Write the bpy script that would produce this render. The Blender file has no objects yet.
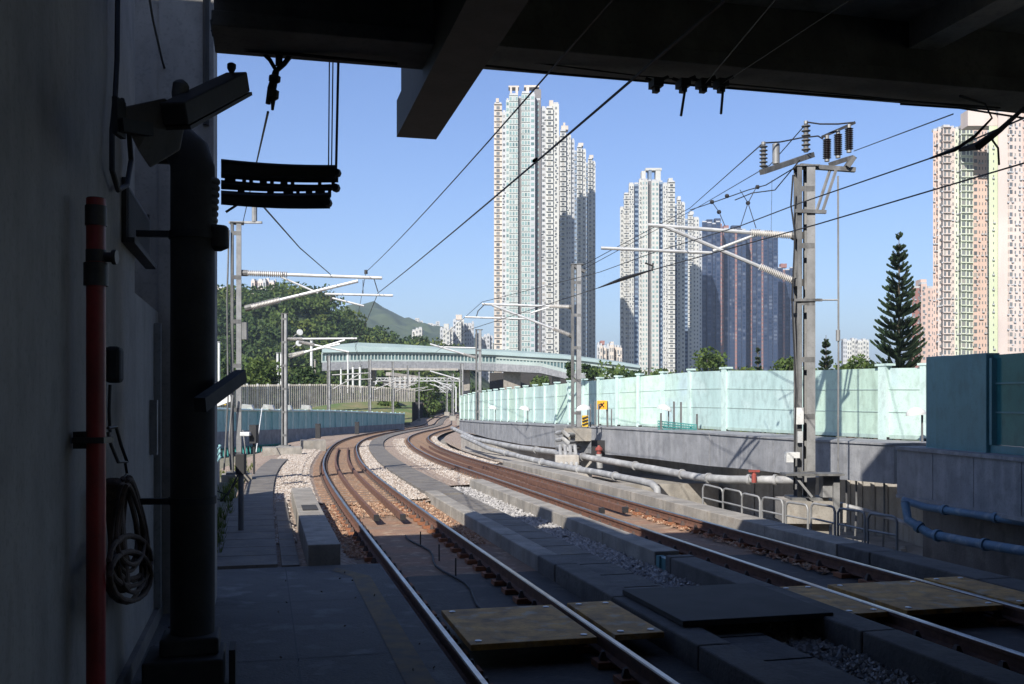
import bpy, math, random
from mathutils import Vector, Matrix, noise
R = math.radians
random.seed(7)
scn = bpy.context.scene
col = scn.collection

# ---------------------------------------------------------------- measuring the place
F, CX, HY, EYE = 1000.0, 512.0, 400.0, 2.3
def P(px, py, Z):                      # point seen at px,py standing Z metres ahead
    return Vector(((px-CX)/F*Z, Z, EYE-(py-HY)/F*Z))
def G(px, py, z=0.0):                  # point seen at px,py lying at height z
    return P(px, py, (EYE-z)*F/(py-HY))
HD = R(14.0)
U = Vector((-math.sin(HD), math.cos(HD), 0)); V = Vector((math.cos(HD), math.sin(HD), 0))
def UV(u, v, z=0.0): return U*u + V*v + Vector((0, 0, z))

def lerp(x, xs, ys):
    if x <= xs[0]: return ys[0]
    for i in range(1, len(xs)):
        if x <= xs[i]:
            t = (x-xs[i-1])/(xs[i]-xs[i-1]); return ys[i-1]+t*(ys[i]-ys[i-1])
    return ys[-1]
SK = [-60, 22, 30, 38, 46, 54, 62, 70, 80, 90, 105, 130, 170, 260]
HK = [14.0, 14.0, 12.4, 10.9, 9.2, 9.6, 8.3, 6.0, 3.1, -.4, -1.3, 1.1, 3.6, 0.1]
ZS, ZV = [0, 30, 60, 100, 160, 300], [0, 0, -.5, -.75, -1.45, -1.3]
STEP = .5
PT = {}
def _path():
    p = V*2.504; PT[0] = (p.copy(), HD)
    for sgn in (1, -1):
        q = p.copy(); n = 0
        while abs(n) < 600:
            s = n*STEP
            h = R(sum(lerp(s+k, SK, HK) for k in (-6,-4,-2,0,2,4,6))/7)
            q = q + Vector((-math.sin(h), math.cos(h), 0))*STEP*sgn
            n += sgn; PT[n] = (q.copy(), h)
            if sgn < 0 and n < -80: break
_path()
def dz(s): return sum(lerp(s+k, ZS, ZV) for k in (-6, -3, 0, 3, 6))/5
def dsep(s): return lerp(s, [0, 25, 45, 65, 100, 300], [4.96, 4.86, 4.8, 4.95, 4.3, 4.0])
def TP(s, o=0.0, z=0.0, base=0.0):     # on the railway: s along, o to the right of the left track
    a = s/STEP; i = int(math.floor(a)); t = a-i
    i = max(-79, min(598, i))
    p0, h0 = PT[i]; p1, h1 = PT[i+1]
    p = p0.lerp(p1, t); h = h0+(h1-h0)*t
    off = o + base*(dsep(s)-4.96)
    return Vector((p.x+off*math.cos(h), p.y+off*math.sin(h), z+dz(s)))

# ---------------------------------------------------------------- mesh helpers
class MB:
    def __init__(s): s.v = []; s.f = []; s.sm = False
    def add(s, vs, fs):
        n = len(s.v); s.v += [Vector(p) for p in vs]; s.f += [tuple(n+i for i in f) for f in fs]; return s
    def box(s, c, size, rz=0, M=None):
        x, y, z = size[0]/2, size[1]/2, size[2]/2
        vs = [Vector((a*x, b*y, d*z)) for d in (-1, 1) for a, b in ((-1, -1), (1, -1), (1, 1), (-1, 1))]
        m = M if M is not None else Matrix.Rotation(rz, 3, 'Z')
        return s.add([m@p+Vector(c) for p in vs], [(3,2,1,0),(4,5,6,7),(0,1,5,4),(1,2,6,5),(2,3,7,6),(3,0,4,7)])
    def uvbox(s, u0, u1, v0, v1, z0, z1):
        return s.add([UV(u, v, z) for z in (z0, z1) for u, v in ((u0, v0), (u0, v1), (u1, v1), (u1, v0))],
                     [(3,2,1,0),(4,5,6,7),(0,1,5,4),(1,2,6,5),(2,3,7,6),(3,0,4,7)])
    def bar(s, a, b, w, h=None, up=Vector((0, 0, 1))):
        a, b = Vector(a), Vector(b); h = h or w; d = (b-a)
        if d.length < 1e-6: return s
        L = d.length; d.normalize()
        if abs(d.dot(up)) > .98: up = Vector((0, 1, 0))
        x = d.cross(up).normalized(); y = x.cross(d).normalized()
        m = Matrix((x, d, y)).transposed()
        return s.box((a+b)/2, (w, L, h), M=m)
    def tube(s, pts, r, n=8, cap=True):
        pts = [Vector(p) for p in pts]; k = len(pts); rr = r if isinstance(r, (list, tuple)) else [r]*k
        base = len(s.v); ref = None
        for i, p in enumerate(pts):
            d = (pts[min(i+1, k-1)]-pts[max(i-1, 0)]).normalized()
            if ref is None:
                ref = d.cross(Vector((0, 0, 1)) if abs(d.z) < .9 else Vector((0, 1, 0))).normalized()
            ref = (ref-d*ref.dot(d)).normalized(); b = d.cross(ref)
            for j in range(n):
                a = 2*math.pi*j/n
                s.v.append(p+(ref*math.cos(a)+b*math.sin(a))*rr[i])
        for i in range(k-1):
            for j in range(n):
                s.f.append((base+i*n+j, base+i*n+(j+1) % n, base+(i+1)*n+(j+1) % n, base+(i+1)*n+j))
        if cap:
            s.f.append(tuple(base+j for j in range(n-1, -1, -1))); s.f.append(tuple(base+(k-1)*n+j for j in range(n)))
        s.sm = s.sm or n > 5
        return s
    def prism(s, poly, z0, z1):        # vertical prism over a plan polygon of (x,y)
        n = len(poly)
        s.add([(x, y, z0) for x, y in poly]+[(x, y, z1) for x, y in poly],
              [tuple(range(n-1, -1, -1)), tuple(range(n, 2*n))]+[(i, (i+1) % n, n+(i+1) % n, n+i) for i in range(n)])
        return s
    def sweep(s, s0, s1, ds, prof, base=0.0, closed=True, cap=True):
        n = max(1, int(round((s1-s0)/ds))); m = len(prof); b = len(s.v)
        for i in range(n+1):
            ss = s0+(s1-s0)*i/n
            for o, z in prof: s.v.append(TP(ss, o, z, base))
        for i in range(n):
            for j in range(m if closed else m-1):
                k = (j+1) % m
                s.f.append((b+i*m+j, b+(i+1)*m+j, b+(i+1)*m+k, b+i*m+k))
        if closed and cap:
            s.f.append(tuple(b+j for j in range(m))); s.f.append(tuple(b+n*m+j for j in range(m-1, -1, -1)))
        return s
    def kerb(s, s0, s1, prof, base=0.0, L=2.37):
        rk = random.Random(int(s1*10)); a = s0
        while a < s1-.05:
            b_ = min(a+L, s1); j = rk.uniform(-.006,.006); h = rk.uniform(-.006,.006)
            s.sweep(a, b_-.014, 1.2, [(o+j, z+(h if z > -.3 else 0)) for o, z in prof], base); a = b_
        return s
    def lathe(s, p, axis, prof, n=10):  # prof: (distance along axis, radius)
        axis = Vector(axis).normalized(); p = Vector(p)
        return s.tube_prof([p+axis*d for d, r in prof], [r for d, r in prof], axis, n)
    def tube_prof(s, pts, rr, d, n):
        ref = d.cross(Vector((0, 0, 1)) if abs(d.z) < .9 else Vector((0, 1, 0))).normalized(); bb = d.cross(ref)
        base = len(s.v); k = len(pts)
        for p, r in zip(pts, rr):
            for j in range(n):
                a = 2*math.pi*j/n; s.v.append(p+(ref*math.cos(a)+bb*math.sin(a))*max(r, .0005))
        for i in range(k-1):
            for j in range(n):
                s.f.append((base+i*n+j, base+i*n+(j+1) % n, base+(i+1)*n+(j+1) % n, base+(i+1)*n+j))
        s.f.append(tuple(base+j for j in range(n-1, -1, -1))); s.f.append(tuple(base+(k-1)*n+j for j in range(n)))
        s.sm = True
        return s
    def parts(s):
        par = list(range(len(s.v)))
        def find(i):
            while par[i] != i: par[i] = par[par[i]]; i = par[i]
            return i
        for f in s.f:
            r0 = find(f[0])
            for i in f[1:]: par[find(i)] = r0
        grp = {}
        for f in s.f: grp.setdefault(find(f[0]), []).append(f)
        out = []
        for fs in grp.values():
            ids = sorted({i for f in fs for i in f}); mp = {j: k for k, j in enumerate(ids)}
            m = MB(); m.v = [s.v[i] for i in ids]; m.f = [tuple(mp[i] for i in f) for f in fs]; m.sm = s.sm; out.append(m)
        return out
    def split(s, name, mat, parent=None):
        return [m.build(name, mat, parent) for m in s.parts()]
    def build(s, name, mat, parent=None, bevel=0):
        me = bpy.data.meshes.new(name)
        off = parent_world(parent) if parent else Vector((0, 0, 0))
        me.from_pydata([tuple(p-off) for p in s.v], [], s.f)
        me.materials.append(mat)
        me.update()
        if s.sm:
            me.polygons.foreach_set('use_smooth', [True]*len(me.polygons))
            try: me.set_sharp_from_angle(angle=R(40))
            except Exception: pass
        o = bpy.data.objects.new(name, me); col.objects.link(o)
        if parent: o.parent = parent
        if bevel:
            b = o.modifiers.new('b', 'BEVEL'); b.width = bevel; b.segments = 2; b.limit_method = 'ANGLE'
        return o
def parent_world(p):
    v = Vector((0, 0, 0))
    while p: v += p.location; p = p.parent
    return v
def tag(o, label=None, cat=None, group=None, kind=None):
    if label: o['label'] = label
    if cat: o['category'] = cat
    if group: o['group'] = group
    if kind: o['kind'] = kind
    return o
def empty(name, loc, label, cat, group=None):
    o = bpy.data.objects.new(name, None); col.objects.link(o); o.location = loc; o.empty_display_size = .2
    return tag(o, label, cat, group)
def one(name, mb, m, label, cat, group=None, bevel=0):
    return tag(mb.build(name, m, None, bevel), label, cat, group)
def struct(name, mb, m, kind='structure'): return tag(mb.build(name, m), kind=kind)

# ---------------------------------------------------------------- materials
def mat(name, c1, c2=None, rough=.8, sc=3.0, metal=0.0, bump=0.0, bsc=None, streak=None, spots=None, spec=None, detail=5, lo=.35, hi=.65, grime=.35):
    m = bpy.data.materials.new(name); m.use_nodes = True
    nt = m.node_tree; N = nt.nodes; L = nt.links; b = N['Principled BSDF']
    b.inputs['Roughness'].default_value = rough; b.inputs['Metallic'].default_value = metal
    if spec is not None: b.inputs['Specular IOR Level'].default_value = spec
    g = N.new('ShaderNodeNewGeometry'); out = None
    c2 = c2 or tuple(x*.75 for x in c1)
    nz = N.new('ShaderNodeTexNoise'); nz.inputs['Scale'].default_value = sc; nz.inputs['Detail'].default_value = detail
    L.new(g.outputs['Position'], nz.inputs['Vector'])
    rp = N.new('ShaderNodeValToRGB'); rp.color_ramp.elements[0].position = lo; rp.color_ramp.elements[1].position = hi
    rp.color_ramp.elements[0].color = (*c1, 1); rp.color_ramp.elements[1].color = (*c2, 1)
    L.new(nz.outputs['Fac'], rp.inputs['Fac']); out = rp.outputs['Color']
    def over(vecscale, scale, colr, lo_, hi_, amt):
        nonlocal out
        mp = N.new('ShaderNodeMapping'); mp.inputs['Scale'].default_value = vecscale
        L.new(g.outputs['Position'], mp.inputs['Vector'])
        n2 = N.new('ShaderNodeTexNoise'); n2.inputs['Scale'].default_value = scale; n2.inputs['Detail'].default_value = 6
        L.new(mp.outputs['Vector'], n2.inputs['Vector'])
        mr = N.new('ShaderNodeMapRange'); mr.inputs['From Min'].default_value = lo_; mr.inputs['From Max'].default_value = hi_
        mr.inputs['To Max'].default_value = amt
        L.new(n2.outputs['Fac'], mr.inputs['Value'])
        mx = N.new('ShaderNodeMix'); mx.data_type = 'RGBA'
        L.new(mr.outputs['Result'], mx.inputs['Factor']); L.new(out, mx.inputs['A']); mx.inputs['B'].default_value = (*colr, 1)
        out = mx.outputs['Result']
    if streak: over((1, 1, streak[3] if len(streak) > 3 else .08), streak[0], streak[1], .5, .72, streak[2])
    if spots: over((1, 1, 1), spots[0], spots[1], .55, .66, spots[2])
    if grime: over((1, 1, .6), 5.3, tuple(x*.45 for x in c1), .5, .68, grime); over((1, 1, 1), 27, tuple(x*.5 for x in c2), .54, .66, grime*.8)
    L.new(out, b.inputs['Base Color'])
    if bump:
        bn = N.new('ShaderNodeTexNoise'); bn.inputs['Scale'].default_value = bsc or sc*6; bn.inputs['Detail'].default_value = 4
        L.new(g.outputs['Position'], bn.inputs['Vector'])
        bp = N.new('ShaderNodeBump'); bp.inputs['Strength'].default_value = bump; bp.inputs['Distance'].default_value = .02
        L.new(bn.outputs['Fac'], bp.inputs['Height']); L.new(bp.outputs['Normal'], b.inputs['Normal'])
    return m
def stonemat(name, cols, scale, bump=.8):
    m = bpy.data.materials.new(name); m.use_nodes = True
    nt = m.node_tree; N = nt.nodes; L = nt.links; b = N['Principled BSDF']; b.inputs['Roughness'].default_value = .95
    g = N.new('ShaderNodeNewGeometry')
    vo = N.new('ShaderNodeTexVoronoi'); vo.inputs['Scale'].default_value = scale
    L.new(g.outputs['Position'], vo.inputs['Vector'])
    sp = N.new('ShaderNodeSeparateColor'); L.new(vo.outputs['Color'], sp.inputs['Color'])
    rp = N.new('ShaderNodeValToRGB'); e = rp.color_ramp.elements
    e[0].color = (*cols[0], 1); e[1].color = (*cols[-1], 1)
    for i, c in enumerate(cols[1:-1]):
        k = e.new((i+1)/(len(cols)-1)); k.color = (*c, 1)
    L.new(sp.outputs[0], rp.inputs['Fac']); L.new(rp.outputs['Color'], b.inputs['Base Color'])
    bp = N.new('ShaderNodeBump'); bp.inputs['Strength'].default_value = bump; bp.inputs['Distance'].default_value = .04; bp.invert = True
    L.new(vo.outputs['Distance'], bp.inputs['Height']); L.new(bp.outputs['Normal'], b.inputs['Normal'])
    return m
def islandmat(name, cols, rough=.9, trans=0):
    m = bpy.data.materials.new(name); m.use_nodes = True
    nt = m.node_tree; N = nt.nodes; L = nt.links; b = N['Principled BSDF']; b.inputs['Roughness'].default_value = rough
    g = N.new('ShaderNodeNewGeometry'); rp = N.new('ShaderNodeValToRGB'); e = rp.color_ramp.elements
    e[0].color = (*cols[0], 1); e[1].color = (*cols[-1], 1)
    for i, c in enumerate(cols[1:-1]):
        k = e.new((i+1)/(len(cols)-1)); k.color = (*c, 1)
    L.new(g.outputs['Random Per Island'], rp.inputs['Fac']); L.new(rp.outputs['Color'], b.inputs['Base Color'])
    b.inputs['Specular IOR Level'].default_value = .2
    if trans:
        t = N.new('ShaderNodeBsdfTranslucent'); L.new(rp.outputs['Color'], t.inputs['Color'])
        mx = N.new('ShaderNodeMixShader'); mx.inputs[0].default_value = trans
        L.new(b.outputs[0], mx.inputs[1]); L.new(t.outputs[0], mx.inputs[2])
        L.new(mx.outputs[0], N['Material Output'].inputs['Surface'])
    return m
M = {}
M['wall'] = mat('painted_wall', (.29,.27,.24), (.225,.21,.19), .85, 1.2, bump=.15, bsc=14, streak=(2.2,(.14,.13,.12),.5))
M['soffit'] = mat('soffit_concrete', (.18,.17,.155), (.11,.105,.097), .9, 1.4, bump=.2, bsc=9, spots=(1.1,(.2,.19,.17),.5))
M['soffit_l'] = mat('deck_soffit', (.45,.43,.39), (.30,.285,.26), .9, .9, bump=.3, bsc=9, streak=(2,(.1,.1,.09),.5,1), spots=(1.1,(.5,.48,.44),.6))
M['steelbeam'] = mat('beam_paint', (.06,.05,.045), (.04,.035,.032), .7, 2, bump=.1)
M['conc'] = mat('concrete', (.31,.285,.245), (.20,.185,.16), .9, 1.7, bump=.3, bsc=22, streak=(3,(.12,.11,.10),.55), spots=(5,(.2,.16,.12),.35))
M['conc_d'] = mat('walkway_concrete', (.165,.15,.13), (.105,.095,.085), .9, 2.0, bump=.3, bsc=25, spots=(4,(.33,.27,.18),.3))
M['conc_shade'] = mat('shade_darkened_concrete', (.13,.12,.11), (.08,.075,.07), .9, 1.7, bump=.5, bsc=22, streak=(3,(.04,.035,.03),.6), spots=(3,(.2,.185,.165),.4))  # concrete colour darkened to paint in the shade below the roof
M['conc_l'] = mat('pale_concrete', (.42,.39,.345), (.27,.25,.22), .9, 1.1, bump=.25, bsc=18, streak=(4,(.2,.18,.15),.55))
M['parapet'] = mat('parapet_concrete', (.235,.24,.25), (.17,.175,.185), .85, 1.6, bump=.2, bsc=15, streak=(3.5,(.4,.4,.4),.4), spots=(2.3,(.13,.13,.135),.4))
M['platform'] = mat('platform_floor', (.085,.08,.075), (.055,.052,.05), .8, 1.1, bump=.5, bsc=35, spots=(2.2,(.16,.155,.15),.6))
M['yellow_line'] = mat('worn_yellow_line', (.16,.10,.035), (.08,.065,.045), .8, 5)
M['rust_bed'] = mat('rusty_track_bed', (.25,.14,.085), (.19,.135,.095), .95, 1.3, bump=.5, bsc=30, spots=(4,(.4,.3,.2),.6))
M['bed_shade'] = mat('shade_darkened_bed', (.06,.05,.042), (.035,.03,.027), .8, 1.6, bump=.5, bsc=30, spots=(4,(.12,.10,.085),.5))  # track bed tone with the near shade put into the colour
M['rust'] = mat('rusty_steel', (.15,.07,.042), (.095,.045,.03), .85, 9, bump=.3, bsc=60)
M['rust_l'] = mat('rust_stain', (.30,.12,.055), (.2,.085,.045), .9, 7, bump=.3, bsc=50)
M['railhead'] = mat('polished_rail', (.42,.40,.38), (.30,.25,.21), .32, 2, metal=1)
M['sleeper'] = mat('stained_sleeper', (.24,.15,.095), (.17,.115,.08), .95, 3, bump=.4, bsc=30, spots=(6,(.3,.25,.2),.5))
M['clip'] = mat('dark_clip', (.07,.045,.035), (.045,.03,.025), .8, 9)
M['galv'] = mat('galvanised_steel', (.29,.29,.285), (.21,.21,.205), .55, 3, metal=.35, streak=(6,(.2,.2,.2),.4))
M['galv_d'] = mat('weathered_steel', (.145,.145,.14), (.09,.09,.09), .65, 3, metal=.3, streak=(7,(.3,.3,.3),.4))
M['alu'] = mat('pale_tube', (.50,.51,.50), (.40,.40,.40), .45, 4, metal=.2)
M['porc'] = mat('pale_insulator', (.6,.58,.54), (.48,.46,.43), .5, 6)
M['porc_b'] = mat('brown_insulator', (.045,.028,.022), (.03,.02,.018), .3, 6)
M['wire'] = mat('dark_wire', (.03,.03,.032), (.02,.02,.02), .6, 5)
M['black'] = mat('black_rubber', (.02,.02,.022), (.014,.014,.015), .7, 5)
M['dark'] = mat('dark_paint', (.04,.037,.034), (.024,.022,.02), .8, 3, bump=.1)
M['red'] = mat('red_pipe_paint', (.30,.022,.018), (.2,.015,.012), .45, 3, streak=(5,(.12,.02,.02),.5))
M['brass'] = mat('tarnished_fitting', (.06,.05,.045), (.04,.035,.03), .5, 6, metal=.4)
M['board'] = mat('ochre_board', (.62,.34,.09), (.38,.21,.065), .75, 3, bump=.3, bsc=30, spots=(4,(.42,.38,.30),.6), streak=(5,(.06,.05,.04),.6,1))
M['screw'] = mat('bolt_head', (.7,.7,.68), (.6,.6,.6), .4, 6, metal=.4)
M['mint'] = mat('mint_panel', (.50,.63,.565), (.43,.58,.525), .45, .8, streak=(3.5,(.30,.40,.36),.55,.2), spots=(.7,(.42,.54,.60),.6))
M['mint_b'] = mat('mint_panel_bluish', (.44,.57,.545), (.40,.54,.515), .35, .6, streak=(3,(.26,.36,.34),.6,.2), spots=(.9,(.52,.63,.60),.5))
M['mint_c'] = mat('mint_panel_greenish', (.47,.61,.50), (.42,.56,.47), .45, 1.1, streak=(4,(.28,.37,.30),.6,.15), spots=(.6,(.42,.55,.55),.6))
M['mint_post'] = mat('mint_post', (.52,.65,.60), (.47,.60,.56), .4, 1.5, streak=(5,(.35,.5,.47),.3))
M['mint_line'] = mat('mint_rail', (.38,.49,.45), (.32,.42,.38), .6, 3)
M['blue_panel'] = mat('blue_grey_panel', (.085,.215,.235), (.065,.175,.195), .4, 1.2, streak=(4,(.1,.25,.3),.4))
M['teal_glass'] = mat('teal_translucent', (.03,.13,.14), (.04,.16,.16), .15, 1.2, spec=.6)
M['tealfar'] = mat('teal_far_panel', (.24,.44,.43), (.19,.37,.37), .5, 1.2, streak=(4,(.4,.52,.5),.4))
M['teal_mesh'] = mat('teal_mesh', (.02,.22,.20), (.02,.16,.15), .6, 3)
M['orange'] = mat('orange_sign', (.85,.36,.02), (.78,.32,.02), .5, 5)
M['yellow'] = mat('yellow_paint', (.8,.5,.03), (.65,.38,.03), .5, 3)
M['white'] = mat('white_enamel', (.62,.62,.60), (.52,.52,.5), .4, 3)
M['pipe'] = mat('grey_pipe', (.33,.33,.32), (.20,.20,.20), .6, 2, streak=(5,(.18,.17,.16),.5,1), spots=(3,(.55,.54,.52),.4))
M['bluepipe'] = mat('blue_pipe', (.08,.17,.25), (.07,.12,.18), .5, 2, spots=(4,(.25,.3,.33),.6))
M['redvalve'] = mat('red_valve', (.30,.06,.045), (.2,.05,.04), .5, 4)
M['rope'] = mat('rope_brown', (.10,.065,.045), (.06,.04,.03), .9, 20, bump=.3, bsc=80)
M['soil'] = mat('dry_soil', (.20,.17,.12), (.12,.115,.07), .95, 2, bump=.6, bsc=20, spots=(3,(.12,.16,.05),.7))
M['grass_g'] = mat('grass_bank', (.10,.14,.035), (.20,.17,.08), .95, .4, bump=.5, bsc=4, spots=(.3,(.07,.13,.03),.8))
M['ground'] = mat('ground_green', (.07,.09,.04), (.14,.13,.09), .95, .05, bump=.3, bsc=2)
M['hill'] = mat('hill_undergrowth', (.035,.055,.02), (.05,.075,.028), .95, .1, bump=.5, bsc=1)
M['mount'] = mat('mountain_woods', (.02,.04,.018), (.075,.10,.045), .95, .02, bump=1, bsc=.05, detail=9)
M['ballast'] = stonemat('ballast_bed', [(.17,.12,.085),(.28,.21,.155),(.36,.29,.235),(.22,.15,.10)], 16)
M['gravel'] = stonemat('grey_gravel', [(.16,.155,.15),(.27,.265,.26),(.36,.35,.34),(.2,.2,.19)], 16)
M['stone_i'] = islandmat('loose_ballast', [(.17,.135,.105),(.33,.28,.235),(.48,.44,.39),(.27,.205,.155),(.40,.37,.33)])
M['stone_g'] = islandmat('loose_grey_gravel', [(.16,.155,.15),(.29,.28,.27),(.40,.385,.365),(.22,.21,.20)])
M['stone_r'] = islandmat('loose_rusty_ballast', [(.17,.085,.05),(.27,.155,.095),(.40,.29,.20),(.22,.115,.07)])
M['leaf'] = islandmat('tree_leaves', [(.045,.075,.02),(.07,.11,.03),(.11,.15,.04),(.055,.088,.024)], trans=.25)
M['leaf_y'] = islandmat('yellowish_leaves', [(.06,.09,.02),(.10,.13,.03),(.13,.155,.04)], trans=.25)
M['leaf_d'] = islandmat('dark_leaves', [(.022,.043,.015),(.038,.066,.022),(.06,.092,.03)], trans=.2)
M['leaf_n'] = islandmat('pine_needles', [(.022,.042,.02),(.035,.06,.028),(.05,.078,.034)], trans=.15)
M['bark'] = mat('bark', (.12,.095,.07), (.08,.065,.05), .95, 5)

# ---------------------------------------------------------------- ground, hills
GZ = -7.0
b = MB(); b.add([(-6000,-400,GZ),(6000,-400,GZ),(6000,9000,GZ),(-6000,9000,GZ)], [(0,1,2,3)])
struct('ground', b, M['ground'])

def mound(name, outline, z0, Zf, Zr, Zb, m, nz=26, rough=3.0, seed=0, kind='structure', back=.3):
    b = MB(); xs = [p[0] for p in outline]; ys = [p[1] for p in outline]
    n = 90; pts = []
    for i in range(n+1):
        px = xs[0]+(xs[-1]-xs[0])*i/n
        X = (px-CX)/F*Zr; H = EYE+(HY-lerp(px, xs, ys))/F*Zr
        row = []
        for j in range(nz+1):
            t = j/nz
            if t < .7:
                q = t/.7; y = Zf+(Zr-Zf)*q; z = z0+(H-z0)*math.sin(q*math.pi/2)**1.15
            else:
                q = (t-.7)/.3; y = Zr+(Zb-Zr)*q; z = H+(z0-H)*(1-math.cos(q*math.pi/2))*back/.3
            k = math.sin(min(1, t/.7)*math.pi)
            z += noise.noise(Vector((X*.03+seed, y*.03, seed)))*rough*k
            row.append((X, y, z))
        pts += row
    w = nz+1
    b.add(pts, [(i*w+j, (i+1)*w+j, (i+1)*w+j+1, i*w+j+1) for i in range(n) for j in range(nz)])
    b.sm = True
    o = struct(name, b, m, kind)
    return pts
hill_pts = mound('wooded_hill', [(-260,312),(120,310),(200,304),(240,308),(280,309),(300,306),(325,310),(345,328),(372,346),(400,354),(440,361),(470,366),(500,392)], GZ, 285, 430, 640, M['hill'])
mound('far_mountain', [(150,395),(260,352),(320,330),(345,316),(362,308),(377,305),(390,311),(410,321),(432,326),(460,337),(520,352),(600,366),(760,385)], GZ, 1300, 1900, 2800, M['mount'], rough=22, seed=3, nz=60)
b = MB()
for i in range(24):
    pass

def leafquad(mb, p, s, rng):
    a = Vector((rng.gauss(0,1), rng.gauss(0,1), rng.gauss(0,1))).normalized()
    c = a.cross(Vector((rng.gauss(0,1), rng.gauss(0,1), rng.gauss(0,1)))).normalized()
    d = a*s; e = c*s*rng.uniform(.5, .9)
    n = len(mb.v); mb.v += [p-d, p-e*.9, p+d, p+e]; mb.f.append((n, n+1, n+2, n+3))
def clump(mb, c, r, n, s, rng, hollow=.45):
    for _ in range(n):
        d = Vector((rng.gauss(0,1), rng.gauss(0,1), rng.gauss(0,1))).normalized()
        q = rng.uniform(hollow, 1)**.6
        p = Vector((c[0]+d.x*r[0]*q, c[1]+d.y*r[1]*q, c[2]+d.z*r[2]*q))
        leafquad(mb, p, s*rng.uniform(.6, 1.3), rng)
rng = random.Random(3)
b = MB(); by = MB(); bz_ = MB()
w = 27
for k in range(1500):
    i = rng.randint(1, 89); j = rng.randint(1, 21)
    p = Vector(hill_pts[i*w+j]); px = CX+F*p.x/p.y
    if px < 150 or px > 475: continue
    if j > 18: j = 18
    r = rng.uniform(2.6, 8.2); p.x += rng.uniform(-2, 2)
    tgt = rng.choice((b,b,b,by,by,bz_))
    c0 = Vector((p.x, p.y, p.z+r*.35))
    for q in range(4):
        cc = c0+Vector((rng.uniform(-.6,.6)*r, rng.uniform(-.5,.5)*r, rng.uniform(-.15,.5)*r)); rr = r*rng.uniform(.4,.7)
        clump(tgt, cc, (rr, rr, rr*.8), 54, .8, rng)
tag(b.build('woodland', M['leaf_d']), 'dense dark green woodland covering the hill on the left', 'woodland', kind='stuff')
tag(bz_.build('woodland', M['leaf_y']), 'yellowish crowns here and there in the hillside woodland', kind='stuff')
tag(by.build('woodland', M['leaf']), 'lighter green crowns scattered through the hillside woodland', 'woodland', kind='stuff')

def tree(name, label, x, y, z0, h, rad, m, seed, n=1800, leaf=.22, group=None, flat=.8, crown_from=.3, cat='tree'):
    rg = random.Random(seed)
    t = empty(name, (x, y, z0), label, cat, group)
    tb = MB(); top = Vector((x+rg.uniform(-.3,.3), y, z0+h*.75))
    tb.tube([(x,y,z0),(x,y,z0+h*.35),top], [h*.03+.08, h*.022+.05, .04], 7)
    cb = MB(); k = 17
    for i in range(k):
        a = rg.uniform(0, 6.28); q = rg.uniform(.05, .9)
        zz = z0+h*rg.uniform(crown_from+.1, .88)
        f = 1-max(0, (zz-z0)/h-.6)*.7
        c = Vector((x+math.cos(a)*rad*q*f, y+math.sin(a)*rad*q*f, zz)); rr = rad*rg.uniform(.32,.58)
        tb.tube([(x,y,z0+h*.3),(x+(c.x-x)*.5, y+(c.y-y)*.5, z0+h*.5),c], [h*.012+.03,.05,.02], 5)
        clump(cb, c, (rr, rr, rr*flat), n//k, leaf, rg, .3)
    tb.build('trunk', M['bark'], t); cb.build('crown', m, t)
    return t
def tpx(name, label, px, ytop, Z, wpx, m, seed, zb=GZ, **kw):
    p = P(px, ytop, Z); return tree(name, label, p.x, Z, zb, (p.z-zb)*1.04, wpx/F*Z/2*1.25, m, seed, **kw)
gt = 'trees beyond the right noise barrier'
tpx('broadleaf_tree', 'broad dark green tree just left of the pale tower foot, behind the mint barrier', 637, 360, 105, 46, M['leaf_d'], 1, n=2600, group=gt)
tpx('broadleaf_tree', 'yellowish green round tree peeping over the mint barrier', 688, 362, 100, 34, M['leaf_y'], 2, n=2000, group=gt)
tpx('broadleaf_tree', 'larger mid green tree below the dark blue glass towers', 713, 347, 120, 44, M['leaf'], 3, n=2600, group=gt)
tpx('broadleaf_tree', 'low pale bush-like tree right of the larger mid green tree', 742, 361, 110, 30, M['leaf_y'], 4, n=1700, group=gt)
tpx('broadleaf_tree', 'green tree half hidden behind the tall right mast', 787, 350, 112, 36, M['leaf'], 5, n=2400, group=gt)
tpx('broadleaf_tree', 'low rounded tree between small conifer and tall araucaria', 851, 351, 105, 40, M['leaf'], 6, n=2400, group=gt)
tpx('broadleaf_tree', 'dark spreading tree at the foot of the tall araucaria', 880, 354, 95, 40, M['leaf_d'], 7, n=2400, group=gt)
tpx('broadleaf_tree', 'pale green tree top above the left end of the blue panels', 955, 349, 100, 34, M['leaf_y'], 8, n=2000, group=gt)
tpx('broadleaf_tree', 'yellow green tree top at the right edge above the blue panels', 1008, 350, 100, 42, M['leaf_y'], 9, n=2400, group=gt)
tpx('broadleaf_tree', 'green tree below the covered bridge beside its concrete pier', 548, 371, 170, 40, M['leaf'], 10, n=2200, leaf=.4)
tpx('broadleaf_tree', 'rounded tree growing beneath the covered bridge behind the catenary arms', 424, 374, 215, 26, M['leaf'], 11, n=1800, leaf=.45)
tpx('dark_cypress', 'dark narrow tree in front of the covered bridge left of the second right mast', 571, 352, 150, 14, M['leaf_d'], 12, n=1500, leaf=.35)
tpx('dark_cypress', 'dark narrow tree in front of the covered bridge right of the second right mast', 592, 358, 150, 18, M['leaf_d'], 13, n=1500, leaf=.35)
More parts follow.
